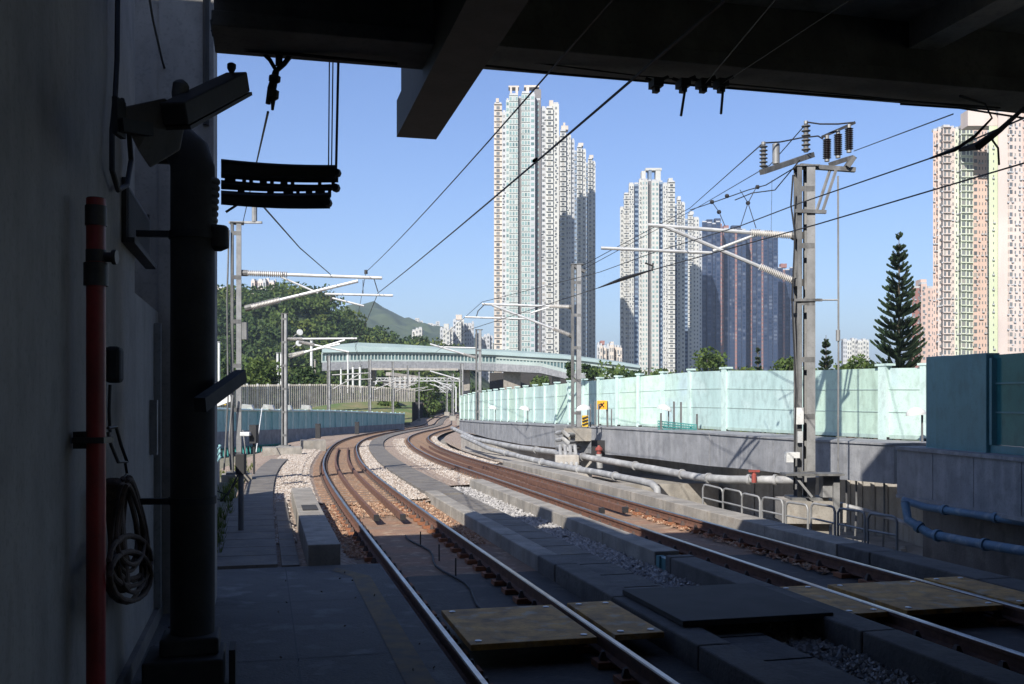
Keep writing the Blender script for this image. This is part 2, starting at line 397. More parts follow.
for i, (px, yt, wd) in enumerate(((222,352,44),(262,360,46),(300,366,40),(322,378,26),(245,372,40),(385,386,22))):
    tpx('broadleaf_tree', ('tall bushy tree behind the palisade fence beside the first left mast','bushy tree behind the palisade fence between the first two left masts','bushy tree behind the palisade fence right of the second left mast','lower tree behind the palisade fence near the far white posts','low shrubby tree close behind the palisade fence left part','small tree behind the far end of the palisade fence')[i],
        px, yt, 140, wd, M['leaf'] if i % 2 else M['leaf_d'], 40+i, zb=-3, n=2400, leaf=.32, group='trees behind the palisade fence')

def conifer(label, px, ytop, Z, wpx, seed, tiers, full=False):
    rg = random.Random(seed); p = P(px, ytop, Z); z0 = GZ; h = p.z-z0; rad = wpx/F*Z/2
    t = empty('araucaria' if not full else 'conifer', (p.x, Z, z0), label, 'tree')
    tb = MB(); tb.tube([(p.x,Z,z0),(p.x,Z,z0+h*.6),(p.x,Z,z0+h)], [.24,.13,.02], 7)
    cb = MB()
    for i in range(tiers):
        f = (i+.5)/tiers; zz = z0+h*(.28+.71*f); L = rad*(1-f)**.75*1.05+.12
        nb = 12
        for k in range(nb):
            a = 6.283*k/nb+rg.uniform(-.3,.3)+i*.4; l = L*(rg.uniform(.62,1.12) if not full else rg.uniform(.7,1.1)); zz += rg.uniform(-.12,.12)
            if rg.random() < (.10 if f < .6 else .03): continue
            
            d = Vector((math.cos(a), math.sin(a), 0)); pts = []
            for q in range(5):
                w_ = q/4; pts.append(Vector((p.x,Z,zz))+d*l*w_+Vector((0,0,l*(.55*w_*w_-.12*w_) )))
            tb.tube(pts, [.04,.03,.02,.02,.01], 4)
            steps = max(7, int(l/.07))
            for q in range(steps):
                w_ = .12+.88*q/steps; c = Vector((p.x,Z,zz))+d*l*w_+Vector((0,0,l*(.55*w_*w_-.12*w_)))
                side = Vector((-d.y, d.x, 0))
                tdir = (d+Vector((0,0,1.1*w_-.12))).normalized()
                for sg in (-1, 1, 0):
                    e = (tdir*.75+side*sg*.65+Vector((0,0,.35))).normalized()*(.46 if not full else .36)*rg.uniform(.6,1.25)*(1-.6*f)
                    wv = tdir.cross(e).normalized()*.065+side*.04
                    n = len(cb.v); cb.v += [c-wv, c+e*.5-wv*1.6, c+e, c+e*.5+wv*1.6]; cb.f.append((n,n+1,n+2,n+3))
    tb.build('trunk', M['bark'], t); cb.build('crown', M['leaf_n'], t)
def _(): pass
rg = random.Random(31); m = MB()
for k in range(150):
    px = rg.uniform(600, 1060); yt = 364+3*math.sin(px*.05)+3*math.sin(px*.13+1)+rg.uniform(0,10)
    if 895 < px < 915: yt += 3
    Z = rg.uniform(118,150); p = P(px, yt, Z); q = rg.uniform(.9,1.9); p.z -= q
    clump(m, p, (q*1.3,q*1.3,q), 46, .26, rg, .2); p.z -= q*1.5; clump(m, p, (q*1.4,q*1.4,q), 30, .3, rg, .2)
tag(m.build('shrubbery', M['leaf']), 'continuous belt of shrubs behind the right noise barrier', kind='stuff')
conifer('tall slender araucaria with upswept tiered branches left of the pink towers', 899, 234, 80, 66, 5, 36)
conifer('small dark pointed conifer just right of the tall right mast', 826, 335, 90, 28, 6, 24, True)
conifer('small dark conifer in front of the dark blue towers', 758, 345, 120, 14, 7, 20, True)

# ---------------------------------------------------------------- viaduct, track bed
b = MB(); b.sweep(-34, 32, 2, [(-3.4,-.47),(6.96,-.47),(6.96,-2.6),(-3.4,-2.6)][::-1]); b.sweep(32.002, 298, 2, [(-3.4,-.5),(12.5,-.5),(12.5,-2.6),(-3.4,-2.6)][::-1])
b.sweep(-34, 32, 2, [(6.97,-1.5),(16,-1.5),(16,-2.6),(6.97,-2.6)][::-1])
struct('viaduct_deck', b, M['conc'])
def stones(name, m, s0, s1, o0, o1, n, size, z, label, seed, base=0, zfun=None, avoid=None):
    rg = random.Random(seed); mb = MB()
    for _ in range(n):
        s = s0+(s1-s0)*rg.random()**1.35; o = rg.uniform(o0, o1)
        if avoid and avoid(s, o): continue
        p = TP(s, o, (zfun(o) if zfun else z)+rg.uniform(-.01,.015), base); r = size*rg.uniform(.5,1.25)
        k = len(mb.v); a0 = rg.uniform(0,6.28)
        ring = [p+Vector((math.cos(a0+i*1.571+rg.uniform(-.4,.4))*r, math.sin(a0+i*1.571+rg.uniform(-.4,.4))*r, rg.uniform(-.3,.3)*r)) for i in range(4)]
        mb.v += ring+[p+Vector((rg.uniform(-.3,.3)*r, rg.uniform(-.3,.3)*r, r*rg.uniform(.5,.9)))]
        mb.f += [(k+i, k+(i+1) % 4, k+4) for i in range(4)]
    tag(mb.build(name, m), label, 'gravel', kind='stuff')
# ballast beds (top surfaces) as sheets laid on the deck
b = MB(); b.sweep(14.3, 24.5, 1.5, [(-4.9,-.32),(-3.3,-.06),(-1.45,-.12),(-1.15,-.22),(-.9,-.3)], closed=False)
b.sweep(24.21, 298, 1.5, [(-4.9,-.32),(-3.3,-.06),(-1.3,-.13),(-1.1,-.19),(1.3,-.19),(1.6,-.12),(2.45,-.14)], closed=False)
b.sweep(28.31, 298, 1.5, [(2.46,-.14),(3.2,-.12),(3.7,-.19)], closed=False)
struct('ballast_bed', b, M['ballast'])
b = MB(); b.sweep(29.01, 298, 1.5, [(3.7,-.20),(6.1,-.20),(6.42,-.16)], closed=False, base=1); b.sweep(33, 298, 1.5, [(6.96,-.2),(9.4,-.32)], closed=False, base=1)
struct('ballast_bed', b, M['ballast'])
# slab track under the roof and just beyond
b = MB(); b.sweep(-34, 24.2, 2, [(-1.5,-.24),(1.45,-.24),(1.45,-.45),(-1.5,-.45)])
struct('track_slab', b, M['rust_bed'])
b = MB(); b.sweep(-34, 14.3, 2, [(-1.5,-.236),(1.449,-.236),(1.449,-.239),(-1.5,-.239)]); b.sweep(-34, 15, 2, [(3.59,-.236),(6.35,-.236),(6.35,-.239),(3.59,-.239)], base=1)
struct('shade_darkened_track_bed', b, M['bed_shade'])  # thin dark sheet over the near beds, carrying painted shade
b = MB(); b.sweep(-34, 29, 2, [(3.55,-.24),(6.35,-.24),(6.35,-.45),(3.55,-.45)], base=1)
struct('track_slab', b, M['rust_bed'])
b = MB(); b.sweep(-34, 28.3, 2, [(2.4,-.22),(3.2,-.22),(3.2,-.45),(2.4,-.45)])
struct('gravel_strip', b, M['gravel'])
# central walkway
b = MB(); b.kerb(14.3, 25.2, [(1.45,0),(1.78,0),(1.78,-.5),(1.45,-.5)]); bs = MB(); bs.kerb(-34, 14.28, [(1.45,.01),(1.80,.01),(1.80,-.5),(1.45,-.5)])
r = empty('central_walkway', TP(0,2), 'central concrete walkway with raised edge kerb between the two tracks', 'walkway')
b.build('kerb', M['conc'], r, .02); bs.build('kerb', M['conc_shade'], r, .02)  # near kerb takes the concrete copy darkened for shade
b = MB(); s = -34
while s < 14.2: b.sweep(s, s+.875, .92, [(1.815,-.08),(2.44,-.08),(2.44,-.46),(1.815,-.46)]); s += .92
b.build('slab', M['conc_shade'], r)  # near slabs have the shade worked into their colour
b = MB()
while s < 60:
    l = .92; b.sweep(s, s+l-.045, l, [(1.80,-.08),(2.44,-.08),(2.44,-.46),(1.80,-.46)]) if s < 24 else b.sweep(s, s+l-.045, l, [(1.50,-.05),(2.40,-.05),(2.40,-.4),(1.50,-.4)])
    s += l
b.build('slab', M['conc_d'], r)
b = MB(); b.sweep(60, 298, 2, [(1.5,-.05),(2.4,-.05),(2.4,-.4),(1.5,-.4)], base=.4); b.build('slab', M['conc_d'], r)
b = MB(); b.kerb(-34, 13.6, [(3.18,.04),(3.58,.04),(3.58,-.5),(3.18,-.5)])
one('plinth_kerb', b, M['conc_shade'], 'near length of the kerb left of the right track, up to the drain gap, colour darkened for shade', 'kerb', bevel=.02)
b = MB(); b.kerb(14.0, 28.3, [(3.18,.04),(3.58,.04),(3.58,-.5),(3.18,-.5)])
one('plinth_kerb', b, M['conc'], 'concrete kerb left of the right track beyond the drain gap, sunlit at its far part', 'kerb', bevel=.015)
b = MB(); b.sweep(13.62, 13.98, .36, [(3.2,-.02),(3.3,-.02),(3.3,-.3),(3.2,-.3)]); b.sweep(13.78, 13.82, .04, [(3.17,0),(3.2,0),(3.2,-.3),(3.17,-.3)])
one('drain_cover', b, M['blue_panel'], 'small blue-grey plate filling the gap in the kerb beside the gravel', 'drain')
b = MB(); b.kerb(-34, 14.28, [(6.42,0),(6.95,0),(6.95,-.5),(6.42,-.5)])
one('plinth_kerb', b, M['conc_shade'], 'near length of the kerb right of the right track, colour darkened for shade', 'kerb', bevel=.02)
b = MB(); b.kerb(14.3, 40, [(6.42,0),(6.95,0),(6.95,-.5),(6.42,-.5)])
one('plinth_kerb', b, M['conc'], 'concrete kerb along the right side of the right track, running out into the sun', 'kerb', bevel=.015)
b = MB(); b.sweep(32.1, 60, 2, [(6.97,-.12),(8.0,-.12),(8.0,-.5),(6.97,-.5)])
one('service_path', b, M['conc_l'], 'pale stained concrete path between the right kerb and the pipes', 'path') if False else struct('service_path', b, M['conc_l'])
# bridging slab over the trough
b = MB(); b.sweep(9.35, 11.1, 1, [(1.6,.075),(3.3,.075),(3.3,.012),(1.6,.012)][::1])
one('trough_cover', b, M['dark'], 'dark flat cover slab bridging the trough between the kerbs', 'cover slab', bevel=.008)

# cable trough, left walkway
b = MB(); b.sweep(14.5, 24, 1, [(-1.88,.24),(-1.42,.24),(-1.42,-.4),(-1.88,-.4)])
r = one('cable_trough', b, M['conc'], 'raised concrete cable trough left of the left track, partly sunlit', 'cable trough', bevel=.015)
b = MB(); b.sweep(19.0, 19.9, .5, [(-1.78,.256),(-1.5,.256),(-1.5,.244),(-1.78,.244)])
b.build('access_lid', M['dark'], r)
b = MB(); s = 14.4
while s < 44:
    b.sweep(s, s+.87, .87, [(-3.2+(0 if s < 24 else .2),.0),(-2.3,.0),(-2.3,-.3),(-3.2+(0 if s < 24 else .2),-.3)]); s += .9
one('left_walkway', b, M['conc_d'], 'narrow slab walkway left of the ballast, running from the platform end', 'walkway')
b = MB(); s = 14.4
while s < 23:
    b.sweep(s, s+.87, .87, [(-2.24,-.02),(-2.0,-.02),(-2.0,-.3),(-2.24,-.3)]); s += .9
one('duct_lids', b, M['conc_d'], 'row of small concrete duct lids beside the left walkway', 'duct')
b = MB(); b.sweep(14.3, 34, 2, [(-6,-.08),(-3.2,-.06),(-3.2,-.5),(-6,-.5)])
struct('soil_strip', b, M['soil'])
b = MB(); b.sweep(34, 60, 2, [(-9,-.9),(-4.9,-.33),(-4.9,-.5),(-9,-1.2)])
struct('soil_strip', b, M['soil'])

# loose stones (what lies on the beds)
stones('loose_ballast', M['stone_i'], 17, 62, -2.9, -1.25, 21000, .037, -.08, 'pinkish loose ballast left of the left track', 1, zfun=lambda o: -.075 if o < -1.5 else -.12, avoid=lambda s, o: (s < 24.3 and o > -1.95))
stones('loose_ballast', M['stone_r'], 14.4, 60, -1.2, 1.35, 23000, .034, -.20, 'rust stained ballast in and beside the left track', 2, zfun=lambda o: -.2, avoid=lambda s, o: s < 21.5 and (-.6 < o or s < 16) and not (o > .95 and s > 17))
stones('loose_ballast', M['stone_i'], 24.5, 75, .95, 1.48, 5000, .045, -.13, 'pale ballast wedge between left track and central walkway', 3)
stones('loose_gravel', M['stone_g'], 5, 75, 2.46, 3.17, 13000, .045, -.2, 'pale grey gravel strip between walkway and kerb', 4)
stones('loose_ballast', M['stone_i'], 28.5, 80, 3.1, 3.9, 6000, .05, -.15, 'tan ballast left of the right track in the curve', 5, base=1)
stones('loose_ballast', M['stone_r'], 13, 60, 4.0, 6.2, 9000, .04, -.21, 'rust stained ballast in the right track', 6, base=1, avoid=lambda s, o: s < 27 and 4.5 < o < 5.4)
stones('loose_ballast', M['stone_i'], 40, 85, 6.0, 6.4, 2500, .06, -.12, 'pale ballast right of the right track near the curve', 7, base=1)

# ---------------------------------------------------------------- tracks
def railprof(o):   # rail web + foot, no head top
    return [(o-.036,-.012),(o+.036,-.012),(o+.036,-.045),(o+.012,-.055),(o+.012,-.14),(o+.07,-.155),(o+.07,-.172),(o-.07,-.172),(o-.07,-.155),(o-.012,-.14),(o-.012,-.055),(o-.036,-.045)]
def track(label, c, base, s_hi, guard0, guard1):
    t = empty('railway_track', TP(8, c, -.3, base), label, 'railway track', 'railway tracks')
    for sg in (-1, 1):
        o = c+sg*.753
        m = MB(); m.sweep(-33, s_hi, 1, railprof(o), base); rl = m.build('rail', M['rust'], t)
        m = MB(); m.sweep(-33, s_hi, 1, [(o-.024,0),(o+.024,0),(o+.03,-.0115),(o-.03,-.0115)], base); m.build('rail_head', M['railhead'], rl)
    for sg in (-1, 1):
        m = MB(); oo = c+sg*.27
        n = 60
        m.sweep(guard0, guard1, 1, [(oo-.035,-.03),(oo+.035,-.03),(oo+.035,-.17),(oo-.035,-.17)], base)
        gr = m.build('guard_rail', M['rust'], t)
        p = TP(guard0-.06, oo, -.09, base); m = MB(); m.box(p, (.10,.14,.12), HD); m.build('end_stop', M['black'], gr)
    rest = MB(); rest_c = MB(); ns = 0; nc = 0; s = 2.2
    while s < 150:
        hw = 1.12 if s > 23.4 else .98
        p0, p1 = TP(s, c-hw, -.205, base), TP(s, c+hw, -.205, base)
        near = s > 2 and ns < 100
        tgt = MB() if near else rest
        if s > (24 if c < 1 else 29):
            tgt.bar(p0, p1, .24, .08)
        else:
            for sg in (-1, 1): tgt.bar(TP(s, c+sg*.753-.2, -.2, base), TP(s, c+sg*.753+.2, -.2, base), .22, .06)
        so = None
        if near:
            if s > (24 if c < 1 else 29): so = tgt.build('sleeper', M['sleeper'], t)
            else: tgt.split('rail_pad', M['rust_l'], t)
        ns += 1
        ct = MB() if nc < 25 else rest_c; nc += 1
        for sg in (-1, 1):
            for q in ((-1, 1)):
                pp = TP(s, c+sg*.753+q*.115, -.135, base); ct.add([pp+Vector(k) for k in ((-.04,-.06,-.03),(.04,-.06,-.03),(.04,.06,-.03),(-.04,.06,-.03),(-.015,-.03,.05),(.015,-.03,.05),(.015,.03,.05),(-.015,.03,.05))], [(3,2,1,0),(4,5,6,7),(0,1,5,4),(1,2,6,5),(2,3,7,6),(3,0,4,7)])
        if ct is not rest_c: ct.split('rail_clip', M['clip'], t)
        s += .62
    if rest.v: tag(rest.build('sleeper', M['sleeper'], t), kind='stuff')
    if rest_c.v: tag(rest_c.build('rail_clip', M['clip'], t), kind='stuff')
    return t
tl = track('left railway track with polished rails and rusty guard rails curving into the distance', 0.0, 0.0, 297, 20.4, 60)
tr = track('right railway track nearer the mint noise barrier, rails rust brown in the sun', 4.96, 1.0, 297, 20.6, 62)
# crossing boards
def board(o0, o1, s0, s1, label):
    t = empty('crossing_board', TP(s0, o0), label, 'crossing board', 'ochre crossing boards')
    m = MB(); m.sweep(s0, s1, 1, [(o0,-.01),(o1,-.01),(o1,-.07),(o0,-.07)]); m.build('panel', M['board'], t, .006)
    for a in (s0+.12, s1-.12):
        for q in (o0+.1, o1-.1):
            m = MB(); m.lathe(TP(a, q, -.01), (0,0,1), [(0,.035),(.008,.035),(.012,.02)], 10); m.build('bolt', M['screw'], t)
board(-.60, .66, 9.25, 10.85, 'ochre crossing board between the rails of the left track')
board(.86, 1.38, 9.3, 10.9, 'small ochre crossing board right of the left track')
board(3.62, 4.12, 9.6, 11.2, 'ochre crossing board left of the right track')
board(4.36, 5.60, 9.6, 11.2, 'ochre crossing board between the rails of the right track')
board(5.82, 6.38, 9.6, 11.3, 'ochre crossing board right of the right track at the frame edge')
# tie plate rods, stakes between rails
for i, (s, o) in enumerate(((17.2,.15),(15.6,.2),(14.2,.2))):
    m = MB(); m.bar(TP(s,o,-.25), TP(s,o,.02), .02)
    one('marker_stake', m, M['dark'], ('short dark stake in the sunlit bed of the left track','short dark stake in the shaded bed, farther one','short dark stake in the shaded bed, nearer one')[i], 'stake', 'stakes in the left track')
m = MB(); m.tube([TP(s, .12+.08*math.sin(s*2), -.215) for s in [11+.5*i for i in range(16)]], .016, 6)
one('ground_cable', m, M['black'], 'black cable lying along the shaded bed of the left track', 'cable')

# ---------------------------------------------------------------- station roof and wall
def uvb(*a): return MB().uvbox(*a)
struct('platform_floor', uvb(-34, 14.3, -1.1, 1.62, -1.2, -.03), M['platform'])
b = MB(); b.sm = False
def sheet(u0,u1,v0,v1,z): return [UV(u0,v0,z),UV(u0,v1,z),UV(u1,v1,z),UV(u1,v0,z)]
struct('platform_line', MB().add(sheet(-34,13.3,1.14,1.38,-.026),[(0,1,2,3)]).add([UV(13.3,1.14,-.026),UV(13.3,1.38,-.026),UV(14.05,1.0,-.026),UV(13.85,.9,-.026)],[(0,1,2,3)]), M['yellow_line'])
r = empty('station_wall', UV(5,-1.1,0), 'plain grey painted station wall filling the left side', 'wall')
uvb(-34, 9.4, -9, -1.1, -8, 8.7).build('wall', M['wall'], r)
uvb(9.401, 12.4, -9, -1.1, -8, 3.25).build('wall', M['wall'], r); uvb(11.5, 12.4, -1.0995, -.525, -.03, 7.7).build('pier', M['wall'], r)
uvb(11.52, 12.38, -1.9, -1.1005, 3.251, 7.7).build('pier', M['wall'], r)
uvb(-34, 11.49, -1.098, -1.05, -.03, .12).build('skirting', M['conc_d'], r)
uvb(11.0, 11.06, -1.098, -1.03, .13, 3.1).build('door_jamb', M['galv'], r)
uvb(11.07, 11.48, -1.098, -1.07, .13, 3.1).build('door', M['dark'], r)
uvb(10.6, 10.72, -1.098, -1.03, 1.75, 2.3).build('switch_plate', M['galv'], r)
uvb(-34, -33.6, -9, 30, -8, 9.5).build('end_wall', M['wall'], r)
# roof over the tracks
r = empty('station_roof', UV(5,6,6), 'dark concrete station roof deck spanning over the tracks', 'roof')
uvb(-34, 10.1, 1.45, 30, 6.5, 6.85).build('slab', M['soffit_l'], r)
m = MB(); m.uvbox(9.7, 9.98, 1.45, 30, 5.95, 6.499); m.uvbox(9.62, 10.35, 1.45, 30, 5.80, 5.95); m.uvbox(10.05, 10.35, 1.45, 30, 5.951, 6.9)
m.build('edge_beam', M['soffit'], r, .01)
uvb(9.9, 10.2, 5.2, 34, 6.901, 11.6).build('added_shade_screen', M['soffit'], r)  # unseen screen added above the roof edge to shade the right parapet
uvb(-34, 8.3, -.38, 1.44, 5.75, 6.1).build('slab', M['soffit'], r)
m = MB(); m.uvbox(7.95, 8.6, -.38, 1.43, 5.16, 5.28); m.uvbox(8.0, 8.25, -.36, 1.43, 5.281, 5.749); m.uvbox(8.34,8.6,-.38,1.43,5.281,6.1)
m.build('edge_beam', M['soffit'], r, .01)
for vv in (6.95, 12.5, 18.5):
    uvb(-34, 9.69, vv, vv+.35, 6.2, 6.499).build('rib', M['soffit_l'], r)
for uu in (4.5, -2, -9):
    uvb(uu, uu+.4, 1.5, 29, 6.15, 6.499).build('rib', M['soffit'], r)
# hanging girders
m = MB(); m.uvbox(-20, 10.25, 1.335, 1.745, 5.0, 5.375)
one('hanging_girder', m, M['steelbeam'], 'broad dark box girder under the roof, its square end hanging against the sky', 'girder', 'girders under the roof')
m = MB(); m.uvbox(-20, 9.95, 1.34, 1.60, 5.38, 6.495)
one('hanging_girder', m, M['steelbeam'], 'upper deeper dark girder resting along the left edge of the broad one', 'girder', 'girders under the roof')
# wire clamps under the edge
for i, (px, a, bb) in enumerate(((656,70,84),(683,70,116),(703,74,98),(721,70,114))):
    m = MB(); q = P(px, 84, 10.55); m.box(q, (.11,.16,.08), HD); m.box(q+Vector((0,0,-.06)), (.06,.08,.06), HD)
    if bb > 100: m.tube([P(px+2,90,10.5), P(px-2 if i == 1 else px, bb, 10.5)], .014, 6)
    m.tube([P(px-10,79,10.6), P(px,82,10.55), P(px+12,77,10.6)], .02, 6)
    one('wire_clamp', m, M['black'], ('leftmost small black clamp under the roof edge','black clamp with long rod hanging under the roof edge, left of the pair','stubby black clamp between the two rod clamps under the roof edge','black clamp with straight rod, rightmost of the row under the roof edge')[i], 'clamp', 'clamps under the roof edge')
# dark cables along the roof edge
m = MB(); m.tube([P(212,20,8.2),P(214,35,8.2),P(228,46,8.2),P(262,51,8.25),P(300,46,8.3),P(345,42,8.3),P(397,45,8.35)], .018, 6)
m.tube([P(212,30,8.2),P(222,45,8.2),P(250,51,8.2),P(300,55,8.25),P(350,60,8.3),P(397,64,8.4)], .014, 6)
m.tube([P(224,34,8.15),P(245,48,8.15),P(275,50,8.2)], .012, 6)
one('roof_cable', m, M['black'], 'bundle of black cables sagging along the left roof edge', 'cable')
m = MB(); m.tube([P(470,64,10.3),P(560,74,10.5),P(700,86,10.9),P(860,98,11.4),P(1000,108,11.9)], .012, 6)
m.tube([P(480,56,10.3),P(640,76,10.6),P(860,96,11.3),P(940,104,11.6),P(1020,113,12)], .008, 6)
one('roof_cable', m, M['black'], 'thin black cables strung along the right part of the roof edge', 'cable')
m = MB(); m.tube([P(960,96,11),P(985,104,11.2),P(992,118,11.2),P(975,136,11.2),P(955,150,11.4),P(930,158.5,11.6)], [.016,.012,.012,.018,.02,.01], 6)
m.tube([P(1024,108,10.5),P(1000,130,10.9),P(978,146,11.1),P(960,150,11.4)], [.02,.03,.05,.02], 6)
m.tube([P(990,137,11.1),P(998,148,11.1),P(999,165,11.1)], .012, 5); m.tube([P(1024,118,11),P(960,108,11.2),P(900,104,11.4)], .012, 5)
one('jumper_cable', m, M['black'], 'thick black jumper cable looping down in front of the pink towers', 'cable')
# hanger with turnbuckle at left
t = empty('wire_hanger', P(278,50,8.4), 'black wire hanger and turnbuckle dangling from the left roof edge', 'hanger')
m = MB(); m.box(P(281,41,8.3), (.24,.2,.04)); m.bar(P(268,42,8.3),P(268,58,8.3),.015); m.bar(P(294,42,8.3),P(294,55,8.3),.015); m.build('bracket', M['black'], t)
m = MB(); m.tube([P(262,52,8.3),P(270,60,8.3),P(277,72,8.3),P(274,90,8.3)], .02, 6); m.tube([P(291,55,8.3),P(284,64,8.3),P(275,72,8.3),P(270,88,8.3),P(268,104,8.3)], .022, 6); m.tube([P(279,50,8.3),P(279,66,8.3)], .03, 6); m.build('cable', M['black'], t)
m = MB(); m.lathe(P(275,74,8.3), (-.07,0,-1), [(0,.01),(.02,.05),(.06,.05),(.08,.02),(.13,.02),(.14,.045),(.2,.045),(.22,.02),(.30,.012)], 8); m.build('turnbuckle', M['brass'], t)

# things on the left wall -------------------------------------------------
def W(px, py, off=0.0):              # the point of the plane v=-1.1+off seen at px,py
    v = -1.1+off; k = (px-CX)/F
    u = (V.x*v-k*V.y*v)/(k*U.y-U.x); z = EYE-(py-HY)/F*(U.y*u+V.y*v)
    return UV(u, v, z)
t = empty('fire_pipe', W(100,684,.12), 'red fire main pipe standing against the wall with dark couplings', 'pipe')
A, B = W(96,760,.14), W(102,206,.14); B.x, B.y = A.x, A.y
m = MB(); m.tube([A, B], .055, 16); m.build('riser', M['red'], t)
def zat(py, p): return EYE-(py-HY)/F*p.y
for y0, y1, rr in ((198,206,.05),(206,226,.062),(250,262,.058),(263,286,.07)):
    m = MB(); m.tube([Vector((A.x,A.y,zat(y1,A))), Vector((A.x,A.y,zat(y0,A)))], rr, 14); m.build('coupling', M['brass'], t)
m = MB(); m.lathe(Vector((A.x,A.y,zat(257,A))), (1,.1,0), [(0,.03),(.09,.03),(.095,.045),(.12,.045)], 10); m.build('valve', M['brass'], t)
m = MB(); m.box(Vector((A.x-.02,A.y,zat(440,A))), (.19,.14,.035)); m.box(Vector((A.x-.08,A.y+.02,zat(440,A))), (.08,.12,.1)); m.build('pipe_bracket', M['brass'], t)
t = empty('alarm_handset', W(112,360,.02), 'small dark rounded box fixed to the wall just right of the red pipe', 'wall box')
m = MB(); c = W(112,362,.05); m.uvbox(c.dot(U)-.09,c.dot(U)+.09,-1.09,-.98,c.z-.15,c.z+.11); m.build('body', M['black'], t, .03)
m = MB(); m.tube([W(110,385,.03),W(109,410,.03),W(110,432,.03)], .012, 6); m.build('cord', M['black'], t)
# louvre
t = empty('louvre_vent', W(133,195,.02), 'tall dark louvred ventilation grille set in the wall', 'vent')
p0, p1 = W(122,150,.0), W(145,150,.0); u0, u1 = p0.dot(U), p1.dot(U); zt, zb = 4.05, W(133,250,0).z
uvb(u0, u1, -1.098, -1.075, zb, zt).build('backing', M['black'], t)
m = MB(); n = 15
for i in range(n):
    z = zb+(zt-zb)*(i+.5)/n
    m.add([UV(u0,-1.07,z+.02),UV(u1,-1.07,z+.02),UV(u1,-1.05,z-.035),UV(u0,-1.05,z-.035),UV(u0,-1.07,z+.028),UV(u1,-1.07,z+.028),UV(u1,-1.05,z-.027),UV(u0,-1.05,z-.027)],[(0,1,2,3),(4,7,6,5),(3,2,6,7),(0,4,5,1),(1,5,6,2),(0,3,7,4)])
m.build('blade', M['dark'], t)
m = MB(); m.uvbox(u0-.04,u0-.002,-1.098,-1.06,zb-.04,zt+.04); m.uvbox(u1+.002,u1+.04,-1.098,-1.06,zb-.04,zt+.04); m.uvbox(u0-.04,u1+.04,-1.098,-1.0,zb-.045,zb-.002); m.build('frame', M['dark'], t)
# conduits
for i, (pl, rr, lb) in enumerate((([(118,-40),(117,60),(115,100),(112,130),(112,170),(118,190),(127,185),(131,160),(128,120),(122,100)], .02, 'black cable running down the wall and looping below the floodlight'),
        ([(148,-10),(153,20),(162,60),(172,92),(176,104)], .012, 'thin slanting black cable on the upper wall'),
        ([(178,-20),(178,40),(178,75)], .018, 'short vertical dark conduit on the upper wall'))):
    m = MB(); m.tube([W(a,c_,.06) for a, c_ in pl], rr, 8); m.sm = True
    one('wall_cable', m, M['black'], lb, 'cable', 'cables on the station wall')
m = MB(); m.tube([P(206,-20,11.0), P(206,125,11.0)], .035, 8)
one('rain_pipe', m, M['dark'], 'narrow dark pipe down the outer corner of the pier', 'pipe')
# floodlight / housing pointing outward
t = empty('floodlight_housing', W(150,130,.3), 'long angled dark floodlight housing jutting from the wall towards the sky', 'floodlight')
zc = 6.0
m = MB(); m.add([P(118,108,5.5),P(165,98,5.7),P(186,118,5.9),P(180,150,5.9),P(150,168,5.7),P(138,150,5.6)]+[P(118,108,5.8),P(165,98,6.0),P(186,118,6.2),P(180,150,6.2),P(150,168,6.0),P(138,150,5.9)],
        [(0,1,2,3,4,5),(11,10,9,8,7,6)]+[(i,i+6,(i+1)%6+6,(i+1)%6) for i in range(6)])
m.build('mounting_box', M['steelbeam'], t, .01)
a0, a1 = P(174,114,5.7), P(238,82,6.7)
m = MB(); m.bar(a0, a1, .15, .13); m.build('housing', M['dark'], t, .01)
ax = (a1-a0).normalized(); upv = ax.cross(Vector((0,0,1))).cross(ax).normalized()
m = MB(); m.bar(a0-upv*.082+ax*.02, a1-upv*.082+ax*.03, .15, .022); m.build('lens', M['steelbeam'], t)
m = MB(); m.lathe(a1+upv*.10-ax*.08, (0,0,1), [(-.03,.015),(.0,.03),(.025,.03),(.035,.015)], 8); m.build('knob', M['black'], t)
m = MB(); m.box(P(119,118,5.45), (.03,.12,.2)); m.bar(P(120,125,5.4), P(150,130,5.6), .05, .07); m.build('bracket', M['black'], t)
m = MB(); m.lathe(P(180,90,6.0), (.2,.1,1), [(-.07,.03),(-.03,.045),(.03,.05),(.05,.035),(.065,.01)], 10)
one('bulkhead_lamp', m, M['galv_d'], 'small rounded lamp on the wall above the floodlight housing', 'lamp')
# big dark down pipe
q = UV(8.72, -.565, 0)
t = empty('drain_column', q, 'thick black vertical drain pipe in front of the pier', 'pipe')
m = MB(); ztop = zat(158,q)
m.tube([q+Vector((0,0,-.02)), q+Vector((0,0,ztop-.25)), q+Vector((0,0,ztop-.08)), q+Vector((-.03,0,ztop+.03)), q+Vector((-.13,.02,ztop+.12)), q+Vector((-.3,.03,ztop+.14))], .178, 20); m.build('pipe', M['dark'], t)
for y in (236, 500):
    z = zat(y,q); m = MB(); m.tube([q+Vector((0,0,z-.03)), q+Vector((0,0,z+.03))], .192, 20); m.bar(q+Vector((-.16,-.1,z)), q+Vector((-.42,-.12,z)), .05, .05); m.build('pipe_bracket', M['black'], t)
m = MB(); m.box(q+Vector((-.02,-.12,.10)), (.62,.6,.26), HD); m.box(q+Vector((.0,-.05,.30)), (.46,.42,.14), HD); m.build('footing', M['dark'], t, .02)
m = MB(); m.box(q+Vector((.36,-.1,.13)), (.05,.3,.3), HD); m.build('guard_plate', M['dark'], t)
